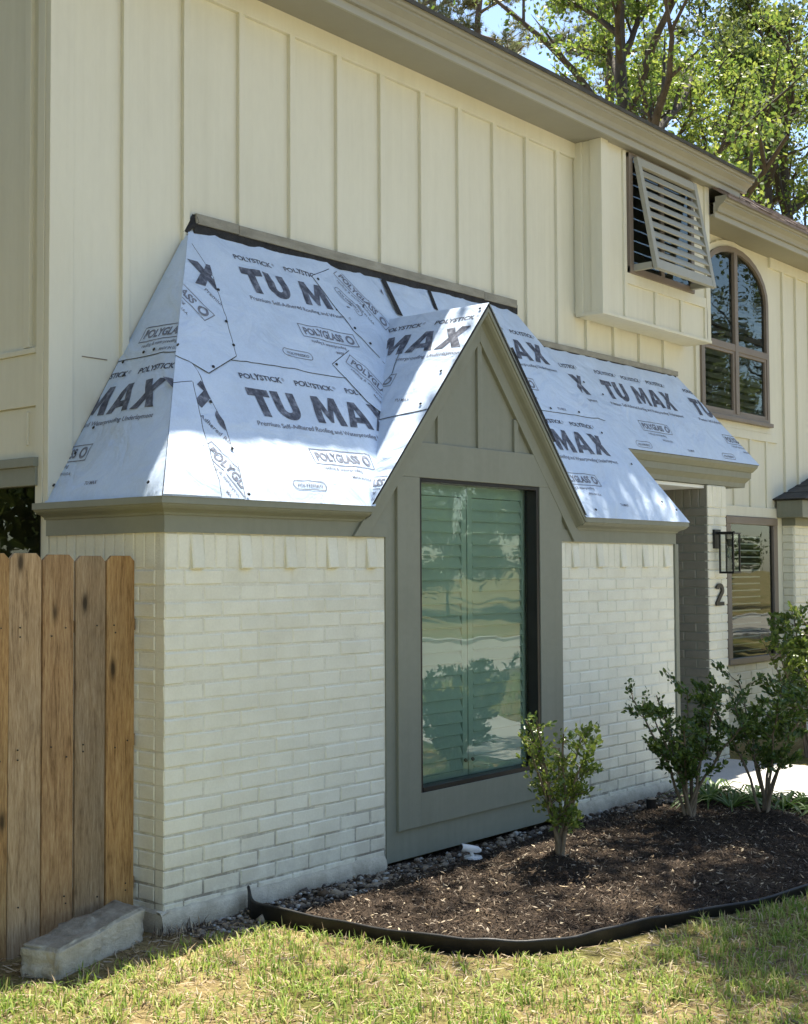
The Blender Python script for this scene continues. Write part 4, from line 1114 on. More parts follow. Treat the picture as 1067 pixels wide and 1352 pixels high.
# -- flashing boards at the wall and cap nails
def flash(x0, x1, z0, z1, nm='flashing_board'):
    m_ = MB(); m_.box(x0, x1, D-.05, D-.024, z0, z1); return m_.build(nm, M['flash'], roof, bevel=.003)
M['flash'] = pm('weathered_board', [(.25, (.20, .19, .155)), (.6, (.31, .295, .24)), (.85, (.40, .38, .32))], 6, 7, .7, .5, 60, .003, (1, 1, 3), fine=.15)
flash(.965, 1.30, 3.622, 3.682); flash(1.304, 3.78, 3.618, 3.678); flash(3.784, 4.2, 3.613, 3.673)
flash(4.45, 6.76, 3.365, 3.41)
m_ = MB(); m_.face([(.92, D-.03, 3.56), (.985, D-.052, 3.63), (.97, D-.053, 3.66), (.955, D-.026, 3.68), (.885, D-.026, 3.56)]); m_.build('bare_membrane', M['membrane'], roof)
cap = MB(); cap.tube([(0, 0, 0), (0, 0, .004), (0, 0, .0055)], [.0095, .009, .004], 8); cap_me = cap.mesh('cap_nail', M['black'])
caps = [(F_, q) for q in ((.835, 1.03), (.925, 1.45), (.86, 1.2), (.60, .845), (.47, .60), (.47, .30), (.45, .02), (2.02, 1.36), (2.1, 1.25), (1.9, 1.74), (1.66, 1.02), (3.9, .95), (4.45, .78), (3.72, .05), (4.75, .16), (4.9, .09), (4.62, .50), (4.28, .955))]
caps += [(L_, q) for q in ((-.90, .10), (-.86, .30), (-.82, .46), (-.80, .80), (-.72, .945), (-.62, .945), (-.42, .95), (-.02, .06), (-.88, .90))]
caps += [(G_, q) for q in ((.07, GT-.06), (.05, 1.08), (.04, .80))] + [(P_, q) for q in ((4.9, .62), (5.1, .52))]
for pl, (a, b) in caps:
    o = link('cap_nail', cap_me, roof); o.matrix_basis = Matrix((pl.u, pl.v, pl.n)).transposed().to_4x4(); o.location = pl.p(a, b, .011+pl.disp(a, b))

# ------------------------------------------------------------------ right-hand bay with shingled hip
rb = empty('shingled_bay'); hp(rb)
RX, RY = 9.02, .79
m_ = MB(); m_.box(RX, 12, RY, D, GZ, 2.12); rbw = m_.build('bay_brick', M['mortar'], rb)
def put_field(name, fn, u0, u1, z0, z1):
    o = brick_field(name, fn, u0, u1, z0, z1, M['brick'], None); o.parent = rb; return o
put_field('bay_side_bricks', lambda u, d, z: (RX-.008+d, u, z), RY, D, GZ, 2.1)
put_field('bay_front_bricks', lambda u, d, z: (u, RY-.008+d, z), RX, 11.2, GZ, 2.1)
m_ = MB(); m_.box(RX-.14, 12, RY-.16, D-.03, 2.12, 2.30); m_.build('eave_board', M['taupe'], rb, bevel=.005)
m_ = MB(); m_.box(RX-.02, 12, RY-.03, D-.03, 2.04, 2.12); m_.build('frieze_board', M['taupe'], rb, bevel=.004)
e0 = Vector((RX-.17, RY-.2, 2.31)); rh = .40; run = .36
m_ = MB(); m_.face([(RX-.17, D, 2.31), e0, (RX+1.2, D-.02, 2.31+rh)]); m_.face([e0, (12, RY-.2, 2.31), (12, D-.02, 2.31+rh), (RX+1.2, D-.02, 2.31+rh)]); m_.face([(RX-.17, D, 2.30), (12, D, 2.30), (12, RY-.2, 2.30), (RX-.17, RY-.2, 2.30)]); m_.build('hip_roof', M['dark_shingle'], rb)
apex = Vector((RX+1.2, D-.02, 2.31+rh))
for r in range(5):
    f0, f1 = r/5, (r+1)/5+.02
    a0 = e0.lerp(apex, f0); a1 = e0.lerp(apex, min(f1, 1)); b0 = Vector((12, RY-.2, 2.31)).lerp(Vector((12, D-.02, 2.31+rh)), f0); b1 = Vector((12, RY-.2, 2.31)).lerp(Vector((12, D-.02, 2.31+rh)), min(f1, 1))
    nrm = Vector((0, -.8, .6)); 
    for k in range(9):
        x0 = a0.x+k*.22+random.uniform(0, .03); x1 = x0+.215
        if x1 > 11.2: break
        m_ = MB(); hq = nrm*(.006+random.uniform(0, .006))
        m_.prism([Vector((x0, a0.y, a0.z))+hq, Vector((x1, a0.y, a0.z))+hq, Vector((max(x1, a1.x), b1.y, b1.z))+nrm*.002, Vector((max(x0, a1.x), b1.y, b1.z))+nrm*.002],
                 [Vector((x0, a0.y, a0.z))-hq, Vector((x1, a0.y, a0.z))-hq, Vector((max(x1, a1.x), b1.y, b1.z))-nrm*.004, Vector((max(x0, a1.x), b1.y, b1.z))-nrm*.004])
        m_.build('shingle', M['dark_shingle'], rb)
    # left face course
    c0 = Vector((RX-.17, D, 2.31)).lerp(apex, f0); c1 = Vector((RX-.17, D, 2.31)).lerp(apex, min(f1, 1)); nl_ = Vector((-.7, 0, .7))*.008
    m_ = MB(); m_.prism([c0+nl_, a0+nl_, a1+nl_*.3, c1+nl_*.3], [c0-nl_, a0-nl_, a1-nl_*.3, c1-nl_*.3]); m_.build('shingle_course', M['dark_shingle'], rb, fix=True)

# ------------------------------------------------------------------ things fixed to or standing by the house
# wall lantern
lam = empty('wall_lantern', (6.645, PYF, 1.86))
tag(lam, 'black box lantern with clear glass panes mounted above the house number', 'lantern')
def lp(name, boxes, mat, bevel=.002):
    m_ = MB()
    for q in boxes: m_.box(q[0]-6.60, q[1]-6.60, q[2]-PYF, q[3]-PYF, q[4]-1.86, q[5]-1.86)
    return m_.build(name, mat, lam, bevel=bevel)
lx0, lx1, ly0, ly1, lz0, lz1 = 6.60, 6.74, .315, .455, 1.565, 1.90
lp('back_plate', [(6.60, 6.72, PYF-.022, PYF+.0, 1.775, 1.945)], M['black'])
lp('arm', [(6.655, 6.68, .33, PYF-.02, 1.90, 1.925)], M['black'])
lp('frame', [(x, x+.014, y, y+.014, lz0, lz1) for x in (lx0, lx1-.014) for y in (ly0, ly1-.014)] + [(lx0, lx1, ly0, ly1, lz0-.012, lz0+.006), (lx0-.004, lx1+.004, ly0-.004, ly1+.004, lz1, lz1+.014)], M['black'], .001)
lp('pane', [(lx0+.006, lx0+.008, ly0+.014, ly1-.014, lz0+.006, lz1), (lx1-.008, lx1-.006, ly0+.014, ly1-.014, lz0+.006, lz1), (lx0+.014, lx1-.014, ly0+.006, ly0+.008, lz0+.006, lz1)], M['glass_clear'] if 'glass_clear' in M else M['glass_dark'], 0)
m_ = MB(); m_.tube([(.07, -.13, .0), (.07, -.13, -.05), (.07, -.13, -.065)], [.03, .03, .012], 12); m_.build('socket', M['black'], lam)
m_ = MB(); m_.tube([(.07, -.13, -.065), (.07, -.13, -.10), (.07, -.13, -.16), (.07, -.13, -.19)], [.014, .026, .024, .006], 12); m_.build('bulb', M['glass_dark'], lam, smooth=True)
# house number
vf = None
def number_two():
    outer = arc(.5, 1.12, .50, .50, 165, -28, 16); 
    pts = outer + [(.42, .26), (1.0, .26), (1.0, 0), (0, 0), (0, .22), (.62, .96)]
    pts += arc(.5, 1.12, .20, .20, -20, 165, 12)
    return pts
v2d, f2d = curve_mesh([[(x*.155, z*.122) for x, z in number_two()]])
m_ = MB(); bq = len(v2d)
m_.v = [(x, 0, z) for x, z in v2d]+[(x, .012, z) for x, z in v2d]; m_.f = [tuple(q) for q in f2d]+[tuple(i+bq for i in reversed(q)) for q in f2d]
loop_n = bq
for i in range(bq): m_.f.append((i, (i+1) % bq, bq+(i+1) % bq, bq+i))
m_.m = [0]*len(m_.f)
num = m_.build('house_number', M['black'], None); num.location = (6.665, PYF-.02, 1.268)
tag(num, 'black metal house number 2 on the white brick pier below the lantern', 'house number')

# fence of dog-eared pickets
FY = .20
fence = empty('picket_fence', (-1.2, FY, GZ)); tag(fence, 'weathered cedar privacy fence with dog-eared pickets butting against the brick bay', 'fence')
def picket(x0, w, zt, mat):
    m_ = MB(); c = .026; x1 = x0+w; zb = GZ-.03
    pts = [(-w/2, zb), (w/2, zb), (w/2, zt-c), (w/2-c, zt), (-w/2+c, zt), (-w/2, zt-c)]
    m_.ypoly(pts, 0, .017)
    o = m_.build('picket', mat, fence, bevel=.002)
    o.location = (x0+w/2+1.2, random.uniform(-.003, .003), -GZ); o.rotation_euler = (random.uniform(-.004, .004), random.uniform(-.003, .003), random.uniform(-.01, .01))
xs = [(-.184, .162, 1.674, 'cedar_orange'), (-.359, .167, 1.673, 'cedar_grey'), (-.534, .167, 1.678, 'cedar'), (-.708, .166, 1.683, 'cedar_grey'), (-.880, .165, 1.682, 'cedar_orange')]
for k in range(9): xs.append((-1.052-.174*k, .166, 1.68+random.uniform(-.006, .006), random.choice(['cedar', 'cedar_grey', 'cedar'])))
for a in xs: picket(a[0], a[1], a[2], M[a[3]])
for z in (1.335, .78, .10):
    m_ = MB(); m_.box(-1.6, 1.222 if z > 1 else 1.215, .021, .058, z-GZ-.02, z-GZ+.035); m_.build('rail', M['cedar_grey'], fence, bevel=.003)
nail = MB(); nail.tube([(0, .002, 0), (0, -.0015, 0)], .0036, 7); nail_me = nail.mesh('nail', M['plastic'])
for a in xs[:8]:
    for z in (1.342, 1.30, .80, .76, .12, .08):
        if random.random() < .85:
            link('nail', nail_me, fence, (a[0]+a[1]*random.choice((.25, .3, .7, .75))+1.2, -.004, z-GZ+random.uniform(-.01, .01)))
m_ = MB(); m_.box(1.222, 1.236, .02, .05, 1.335-GZ-.012, 1.335-GZ+.03); m_.build('bracket', M['metal_white'], fence)

# limestone block in front of the fence
def stone_block():
    bm = bmesh.new(); bmesh.ops.create_cube(bm, size=1)
    for v in bm.verts: v.co = Vector((v.co.x*.63, v.co.y*.19, v.co.z*.165))
    bmesh.ops.bevel(bm, geom=bm.edges[:], offset=.010, segments=2, affect='EDGES')
    bmesh.ops.subdivide_edges(bm, edges=[e for e in bm.edges if e.calc_length() > .05], cuts=16, use_grid_fill=True)
    from mathutils import noise
    for v in bm.verts:
        k = noise.noise(v.co*6)*.018+noise.cell(v.co*13)*.010+noise.noise(v.co*22)*.014+noise.noise(v.co*55)*.006; v.co += v.co.normalized()*k
        v.co.z += noise.noise(Vector((v.co.x*4, v.co.y*4, 3)))*.008
    me = bpy.data.meshes.new('stone_block'); bm.to_mesh(me); bm.free()
    me.polygons.foreach_set('use_smooth', [True]*len(me.polygons)); return me
def stone_mat():
    m, nt, b = new_mat('limestone')
    c = coords(nt)
    n1 = N(nt, 'ShaderNodeTexNoise', Scale=9, Detail=9, Roughness=.7); nt.links.new(c, n1.inputs['Vector'])
    g = nt.nodes.new('ShaderNodeNewGeometry'); sx = nt.nodes.new('ShaderNodeSeparateXYZ'); nt.links.new(g.outputs['Normal'], sx.inputs[0])
    r1 = ramp(nt, [(.25, (.40, .35, .25)), (.6, (.62, .56, .44)), (.85, (.74, .69, .57))]); nt.links.new(n1.outputs[0], r1.inputs[0])
    r2 = ramp(nt, [(.35, (.14, .12, .08)), (.7, (.36, .32, .24))]); nt.links.new(n1.outputs[0], r2.inputs[0])      # lichen-stained top
    mr = N(nt, 'ShaderNodeMapRange'); mr.inputs[1].default_value = .5; mr.inputs[2].default_value = .9; nt.links.new(sx.outputs[2], mr.inputs[0])
    mu = N(nt, 'ShaderNodeMath', operation='MULTIPLY'); mu.inputs[1].default_value = .85; nt.links.new(mr.outputs[0], mu.inputs[0])
    mx = N(nt, 'ShaderNodeMix', data_type='RGBA'); nt.links.new(mu.outputs[0], mx.inputs[0]); nt.links.new(r1.outputs[0], mx.inputs[6]); nt.links.new(r2.outputs[0], mx.inputs[7])
    nt.links.new(mx.outputs[2], b.inputs['Base Color']); b.inputs['Roughness'].default_value = .9
    n2 = N(nt, 'ShaderNodeTexNoise', Scale=70, Detail=8, Roughness=.7); nt.links.new(c, n2.inputs['Vector'])
    bp = N(nt, 'ShaderNodeBump', Strength=1, Distance=.012); nt.links.new(n2.outputs[0], bp.inputs['Height']); nt.links.new(bp.outputs[0], b.inputs['Normal'])
    return m
sb = stone_block(); sb.materials.append(stone_mat())
so = link('stone_block', sb, None, (-.47, -.035, GZ+.062), (R(2), R(-3), R(17)))
tag(so, 'rough grey limestone block lying in front of the wooden fence', 'stone')

# black plastic edging of the bed
def smooth_path(pts, k=5):
    out = []
    P = [Vector(p) for p in pts]
    for i in range(len(P)-1):
        p0, p1, p2, p3 = P[max(i-1, 0)], P[i], P[i+1], P[min(i+2, len(P)-1)]
        for j in range(k):
            t = j/k; out.append(.5*((2*p1)+(-p0+p2)*t+(2*p0-5*p1+4*p2-p3)*t*t+(-p0+3*p1-3*p2+p3)*t**3))
    out.append(P[-1]); return out
ep = smooth_path(EDGE)
m_ = MB(); rows = []
for i, q in enumerate(ep):
    a = ep[max(i-1, 0)]; b = ep[min(i+1, len(ep)-1)]; t = (b-a).normalized(); o = Vector((-t.y, t.x))
    zt = GZ+.080-.0006*i+.006*math.sin(i*.35)+.05*math.exp(-i*.5) + .003*math.sin(i*1.1)
    le = .012*math.sin(i*.23)
    prf = [(-.004+le*0, GZ-.03), (-.004+le, zt-.008), (-.008+le, zt-.002), (-.004+le, zt+.006), (.004+le, zt+.006), (.008+le, zt-.002), (.004+le, zt-.008), (.004, GZ-.03)]
    rows.append([(q.x+o.x*d_k, q.y+o.y*d_k, z) for d_k, z in prf])
m_.sweep(rows, closed=True)
tag(m_.build('garden_edging', M['plastic'], None, smooth=True, fix=True), 'curving black plastic edging strip between the mulch bed and the lawn', 'edging')

# ground spotlights
sp = empty('garden_spotlight', (2.0, -.31, float(bed_z(np.array(2.0), np.array(-.31)))+.012))
tag(sp, 'small white metal spotlight on a round base beside the shrub with the sparse crown', 'spotlight')
sp.scale = (.82, .82, .82)
m_ = MB(); m_.tube([(.0, 0, .0), (0, 0, .012), (0, 0, .016)], [.065, .062, .02], 20); m_.build('base', M['metal_white'], sp, smooth=False)
m_ = MB(); m_.tube([(0, 0, .012), (-.02, .005, .05)], .012, 8); m_.build('bracket', M['metal_white'], sp)
m_ = MB(); m_.tube([(.06, -.02, .045), (.03, -.01, .055), (-.09, .03, .085), (-.095, .032, .086)], [.012, .024, .027, .021], 14); m_.build('lamp_head', M['metal_white'], sp, smooth=True)
m_ = MB(); m_.tube([(-.0955, .032, .0865), (-.097, .0325, .087)], .022, 14); m_.build('lens', M['black'], sp)
sp = empty('garden_spotlight', (4.0, -.33, GZ)); tag(sp, 'small black spotlight standing in the gravel against the brick', 'spotlight')
m_ = MB(); m_.tube([(0, 0, -.02), (0, 0, .05)], .010, 8); m_.build('spike', M['black'], sp)
m_ = MB(); m_.tube([(0, 0, .045), (0, 0, .055), (0, 0, .12), (.0, 0, .122)], [.022, .032, .038, .03], 12); m_.build('lamp_head', M['black'], sp)
# ------------------------------------------------------------------ loose ground cover
def rand_rot(n):
    q = rng.normal(size=(n, 4)); q /= np.linalg.norm(q, axis=1)[:, None]
    w, x, y, z = q.T
    return np.stack([np.stack([1-2*(y*y+z*z), 2*(x*y-z*w), 2*(x*z+y*w)], -1), np.stack([2*(x*y+z*w), 1-2*(x*x+z*z), 2*(y*z-x*w)], -1), np.stack([2*(x*z-y*w), 2*(y*z+x*w), 1-2*(x*x+y*y)], -1)], 1)
def scatter_poly(n, x0, x1, y0, y1, test):
    x = rng.uniform(x0, x1, n); y = rng.uniform(y0, y1, n); k = test(x, y); return x[k], y[k]

# mulch shreds
def shreds(name, x, y, z, lmin, lmax, wmin, wmax, mats, tilt=.45):
    n = len(x); a = rng.uniform(0, 2*np.pi, n); L = rng.uniform(lmin, lmax, n); Wd = rng.uniform(wmin, wmax, n)
    dz = rng.normal(0, tilt, n)*L
    ux = np.stack([np.cos(a)*L, np.sin(a)*L, dz], -1); vx = np.stack([-np.sin(a)*Wd, np.cos(a)*Wd, rng.normal(0, .5, n)*Wd], -1)
    c = np.stack([x, y, z], -1)
    th = np.stack([np.zeros(n), np.zeros(n), Wd*.45], -1)
    V = np.concatenate([c-ux-vx*.6, c-ux*.2-vx, c+ux-vx*.3, c+ux+vx*.4, c+ux*.1+vx+th, c-ux+vx*.5], 1).reshape(-1, 3)
    b = np.arange(n)[:, None]*6
    Fq = np.concatenate([b+np.array([0, 1, 4, 5]), b+np.array([1, 2, 3, 4])], 0)
    mi = rng.integers(0, len(mats), n); mi = np.concatenate([mi, mi])
    me = np_mesh(name, V, Fq, None, mats=mats, mi=mi)
    return link(name, me)
M['chip_dark'] = pm('mulch_dark', [(.3, (.018, .013, .010)), (.7, (.05, .036, .026))], 30, 3, .9, spec=.2)
M['chip_mid'] = pm('mulch_brown', [(.3, (.06, .04, .026)), (.7, (.13, .092, .062))], 30, 3, .9, spec=.2)
M['chip_pale'] = pm('mulch_pale', [(.3, (.22, .17, .12)), (.7, (.40, .34, .26))], 30, 3, .9, spec=.2)
bed_test = lambda x, y: in_poly(x, y, BED) & (dist_poly(x, y, EDGE, False) > .02)
x, y = scatter_poly(70000, .4, 5.0, -2.1, .02, bed_test)
z = bed_z(x, y)+rng.uniform(0, .008, len(x))
tag(shreds('mulch', x, y, z, .004, .019, .0010, .0026, [M['chip_dark']]*7+[M['chip_mid']]*5+[M['chip_pale']]), 'dark shredded bark mulch spread over the planting bed', 'mulch', kind='stuff')
# dry leaves and pale flecks on bed and lawn
def litter(name, n, test, zf, box, smin, smax):
    x, y = scatter_poly(n, *box, test); n = len(x); z = zf(x, y)
    Rm = rand_rot(n); s = rng.uniform(smin, smax, n)
    base = np.array([[-1, 0, 0], [-.3, -.38, .1], [.5, -.33, .05], [1, 0, .12], [.4, .36, .1], [-.4, .34, -.03]])
    base = base[None]*s[:, None, None]*rng.uniform(.55, 1.25, (n, 6, 3))
    az = rng.uniform(0, 2*np.pi, n); ca, sa = np.cos(az), np.sin(az); tl = rng.normal(0, .35, n)
    V = np.stack([base[..., 0]*ca[:, None]-base[..., 1]*sa[:, None], base[..., 0]*sa[:, None]+base[..., 1]*ca[:, None], base[..., 2]+base[..., 0]*tl[:, None]], -1)+np.stack([x, y, z], -1)[:, None]
    b = np.arange(n)[:, None]*6
    Fq = np.concatenate([b+np.array([0, 1, 4, 5]), b+np.array([1, 2, 3, 4])], 0)
    mi = rng.choice(3, n, p=[.45, .3, .25]); return link(name, np_mesh(name, V.reshape(-1, 3), Fq, None, mats=[M['straw'], M['chip_mid'], M['chip_pale']], mi=np.concatenate([mi, mi])))
tag(litter('leaf_litter', 1300, bed_test, lambda x, y: bed_z(x, y)+.012, (.4, 5, -2.1, 0), .005, .020), 'dry tan leaf flecks scattered on the mulch', 'leaves', kind='stuff')

# gravel along the footing
def icos(sub):
    bm = bmesh.new(); bmesh.ops.create_icosphere(bm, subdivisions=sub, radius=1)
    v = np.array([p.co[:] for p in bm.verts]); f = np.array([[q.index for q in fc.verts] for fc in bm.faces]); bm.free(); return v, f
iv, ifc = icos(1)
def gravel_d(x):      # how far the gravel band reaches from the wall
    return .16+.10*np.sin(x*1.1+.6)+.16*np.clip(x-3.3, 0, 1.2)
gt = lambda x, y: (y > -gravel_d(x)-.08*vnoise(x, y, 12, 4)) & (y < -.03)
x, y = scatter_poly(9000, .05, 4.98, -.75, -.03, gt)
n = len(x); z = np.where(x > .45, bed_z(np.clip(x, .55, 4.9), y), GZ)+rng.uniform(-.004, .012, n)
s = rng.uniform(.006, .016, n)*(1+1.0*(rng.random(n) < .15)); sc = np.stack([s*rng.uniform(.8, 1.4, n), s*rng.uniform(.7, 1.1, n), s*rng.uniform(.45, .8, n)], -1)
az = rng.uniform(0, 2*np.pi, n); ca, sa = np.cos(az), np.sin(az)
lv = iv[None]*(1+.22*rng.normal(size=(n, len(iv), 1)))*sc[:, None]
V = np.stack([lv[..., 0]*ca[:, None]-lv[..., 1]*sa[:, None], lv[..., 0]*sa[:, None]+lv[..., 1]*ca[:, None], lv[..., 2]], -1)+np.stack([x, y, z], -1)[:, None]
Fq = (np.arange(n)[:, None, None]*len(iv)+ifc[None]).reshape(-1, 3)
M['gravel_dark'] = pm('gravel_dark', [(.3, (.055, .045, .036)), (.7, (.12, .10, .085))], 22, 4, .85, fine=.2)
M['gravel_pale'] = pm('gravel_pale', [(.3, (.30, .29, .26)), (.7, (.46, .45, .42))], 22, 4, .85, fine=.2)
mi = np.repeat(rng.choice(4, n, p=[.42, .3, .16, .12]), len(ifc))
tag(link('gravel', np_mesh('gravel', V.reshape(-1, 3), Fq, None, mats=[M['gravel'], M['gravel_dark'], M['chip_mid'], M['gravel_pale']], mi=mi)), 'strip of mixed grey and brown gravel along the foot of the brick wall', 'gravel', kind='stuff')

# lawn blades
def lawn_ok(x, y):
    d = dist_poly(x, y, EDGE, False)
    inside_bed = in_poly(x, y, BED)
    house_ = (y > -.16+.10*vnoise(x, y, 6, 9)) & (x > -.06)
    bare = vnoise(x, y, 2.1, 11)*.6+vnoise(x, y, 6.5, 12)*.4
    edge_bare = np.clip(1-d/.34, 0, 1)*.5*((y < -1.25) & (x < 1.55)) + np.clip(1-d/.10, 0, 1)*.5
    near_house = np.clip((y+.42)/.3, 0, 1)*np.clip((x+1.2)/.4, 0, 1)*(x < .6)
    keep = (bare*.55+rng.random(np.shape(x))*.6) > (.30+edge_bare*1.0+near_house*.9)
    walk = (x > 4.9) & (x < 6.8) & (y > -2.6)
    return (~inside_bed) & (d > .03) & (~house_) & keep & (~walk)
def blades(name, x, y, hmin, hmax, wmin, wmax, mats, lean=.7, probs=None):
    n = len(x); a = rng.uniform(0, 2*np.pi, n); h = rng.uniform(hmin, hmax, n); w = rng.uniform(wmin, wmax, n); le = np.abs(rng.normal(0, lean, n))+.15
    dirx = np.stack([np.cos(a), np.sin(a), np.zeros(n)], -1); per = np.stack([-np.sin(a), np.cos(a), np.zeros(n)], -1)
    tw = rng.uniform(-.6, .6, n)[:, None]
    base = np.stack([x, y, np.full(n, GZ-.004)], -1)
    up = np.array([0, 0, 1.0])
    k1 = base+up*(h*.55)[:, None]+dirx*(h*le*.35)[:, None]
    k2 = base+up*(h*np.clip(1.05-le*.35, .25, 1))[:, None]+dirx*(h*le*.95)[:, None]
    wv = (per+dirx*tw)*w[:, None]
    V = np.stack([base-wv*.7, base+wv*.7, k1+wv, k1-wv, k2], 1).reshape(-1, 3)
    b = np.arange(n)[:, None]*5
    tri = np.concatenate([b+np.array([0, 1, 2]), b+np.array([0, 2, 3]), b+np.array([3, 2, 4])], 0)
    mi = None
    if len(mats) > 1:
        mi = rng.choice(len(mats), n, p=probs); mi = np.concatenate([mi]*3)
    return link(name, np_mesh(name, V, tri, None, mats=mats, mi=mi))
# clumped positions near the viewer, thinning outward
cx, cy = scatter_poly(9000, -2.6, 4.6, -4.4, -.1, lawn_ok)
rep = rng.integers(6, 15, len(cx))
x = np.repeat(cx, rep)+rng.normal(0, .022, rep.sum()); y = np.repeat(cy, rep)+rng.normal(0, .022, rep.sum())
k = in_poly(x, y, BED) | (dist_poly(x, y, EDGE, False) < .012) | ((y > -.05) & (x > -.05)); x, y = x[~k], y[~k]
tag(blades('grass', x, y, .025, .075, .0018, .0036, [M['grass'], M['straw']], .75, [.87, .13]), 'short patchy lawn grass, green mixed with straw-coloured blades', 'grass', kind='stuff')
# dry thatch lying flat between the tufts
tk = lambda x, y: (~in_poly(x, y, BED)) & (dist_poly(x, y, EDGE, False) > .015) & ~((y > -.03) & (x > -.06)) & ~((x > 4.9) & (y > -2.6))
x, y = scatter_poly(27000, -2.2, 3.6, -3.9, .25, tk)
tag(shreds('thatch', x, y, np.full(len(x), GZ+.003)+rng.uniform(0, .012, len(x)), .008, .035, .0012, .0028, [M['straw'], M['straw'], M['chip_mid'], M['chip_pale']], .25), 'dry straw thatch lying between the grass tufts', 'thatch', kind='stuff')
x, y = scatter_poly(15000, -9, 14, -7.1, -.3, lambda x, y: lawn_ok(x, y) & ~((x > -2.6) & (x < 4.6) & (y > -4.4)) & (np.abs(x-6.2-.25*(-y-1)) > 1.0))
rep = rng.integers(3, 6, len(x)); x = np.repeat(x, rep)+rng.normal(0, .05, rep.sum()); y = np.repeat(y, rep)+rng.normal(0, .05, rep.sum())
tag(blades('outer_grass', x, y, .04, .09, .004, .009, [M['grass'], M['straw']], .7, [.85, .15]), 'coarser lawn grass running out towards the street', 'grass', kind='stuff')
# dark weeds/twigs at the house corner
x, y = scatter_poly(500, -.12, .2, -.14, -.02, lambda x, y: np.ones(len(x), bool))
tag(blades('corner_weeds', x[:110], y[:110], .03, .09, .0012, .0022, [M['chip_mid'], M['straw']], .9, [.6, .4]), 'dead twiggy weeds at the left corner of the brick', 'weeds', kind='stuff')

# ------------------------------------------------------------------ shrubs
def leaf_block(P, size, tilt_up=.3, fold=.25, dirs=None):
    """six-vertex folded leaves at points P"""
    n = len(P)
    d = rng.normal(size=(n, 3)) if dirs is None else dirs+rng.normal(0, .55, (n, 3))
    d[:, 2] += tilt_up; d /= np.linalg.norm(d, axis=1)[:, None]
    r = rng.normal(size=(n, 3)); s = np.cross(d, r); s /= np.linalg.norm(s, axis=1)[:, None]+1e-9
    up = np.cross(s, d); flip = np.where(up[:, 2] < 0, -1, 1)[:, None]; up = up*flip
    L = size*rng.uniform(.6, 1.25, n)[:, None]; w = L*.26
    V = np.stack([P, P+d*L*.35+s*w+up*w*fold, P+d*L*.75+s*w*.8+up*w*fold, P+d*L, P+d*L*.75-s*w*.8+up*w*fold, P+d*L*.35-s*w+up*w*fold], 1).reshape(-1, 3)
    b = np.arange(n)[:, None]*6
    return V, np.concatenate([b+np.array([0, 1, 2, 3]), b+np.array([0, 3, 4, 5])], 0)
def shrub(name, label, base, height, rx, ry, seed, mat, nleaf, leaf=.034, nstem=7, lo=.22, lean=(0, 0), dens_pow=1.0):
    rr = random.Random(seed); root = empty(name, base); tag(root, label, 'shrub', 'clipped shrubs in the planting bed')
    m_ = MB(); tips = []; dirs = []
    for k in range(nstem):
        a = 2*math.pi*(k+rr.uniform(-.3, .3))/nstem; rad = math.sqrt(rr.uniform(.08, 1))
        top = Vector((lean[0]+rx*rad*math.cos(a), lean[1]+ry*rad*math.sin(a), height*rr.uniform(.72, 1.0)))
        st = Vector((rr.uniform(-.025, .025), rr.uniform(-.025, .025), -.03))
        pts = []
        for i in range(8):
            t = i/7; p = st.lerp(top, t); p.x = st.x+(top.x-st.x)*t**1.35; p.y = st.y+(top.y-st.y)*t**1.35
            p += Vector((rr.uniform(-1, 1), rr.uniform(-1, 1), 0))*.012*(1 if 0 < i < 7 else 0); pts.append(p)
        m_.tube(pts, [.0105*(1-.75*i/7)+.0012 for i in range(8)], 6)
        # side sprigs
        for q in range(10):
            t = rr.uniform(lo, 1); i = min(int(t*7), 6); p = pts[i].lerp(pts[i+1], t*7-i)
            ang = rr.uniform(0, 2*math.pi); L = rr.uniform(.07, .19)*(height/.85)
            dq = Vector((math.cos(ang), math.sin(ang), rr.uniform(.2, .9))).normalized()
            e1 = p+dq*L*.5+Vector((0, 0, .01)); e2 = p+dq*L
            m_.tube([p, e1, e2], [.0035, .0025, .001], 4, cap=False)
            for t2 in (.3, .45, .6, .75, .9, 1.0): tips.append(p.lerp(e2, t2)); dirs.append(dq)
        for t2 in np.linspace(max(lo, .35), 1, 12):
            i = min(int(t2*7), 6); tips.append(pts[i].lerp(pts[i+1], t2*7-i)); dirs.append(Vector((rr.uniform(-1, 1), rr.uniform(-1, 1), .4)))
    m_.build('stem', M['stem'], root, smooth=True)
    T = np.array([t[:] for t in tips]); Dd = np.array([q.normalized()[:] for q in dirs])
    pick = rng.integers(0, len(T), nleaf)
    P = T[pick]+rng.normal(0, .012, (nleaf, 3))
    V, Fq = leaf_block(P, leaf, .25, .3, Dd[pick]*.8)
    link('foliage', np_mesh('foliage', V, Fq, mat), root)
    return root
zb = lambda x, y: float(bed_z(np.array(x), np.array(y)))
shrub('garden_shrub', 'smallest shrub, sparse and leggy with yellow-green leaves, beside the tall window', (2.08, -.85, zb(2.08, -.85)), .76, .24, .24, 3, M['leaf_shrub'], 2000, .033, 8, .22)
shrub('garden_shrub', 'bushy dark shrub on a bare trunk in front of the right brick panel', (3.54, -.86, zb(3.54, -.86)), .82, .42, .40, 29, M['leaf_shrub_dark'], 3600, .036, 10, .36)
shrub('garden_shrub', 'dark leafy shrub with forked stems beside the strap-leaved plants at the walk', (3.97, -1.18, zb(3.97, -1.18)), .84, .40, .38, 34, M['leaf_shrub_dark'], 3500, .036, 7, .40)
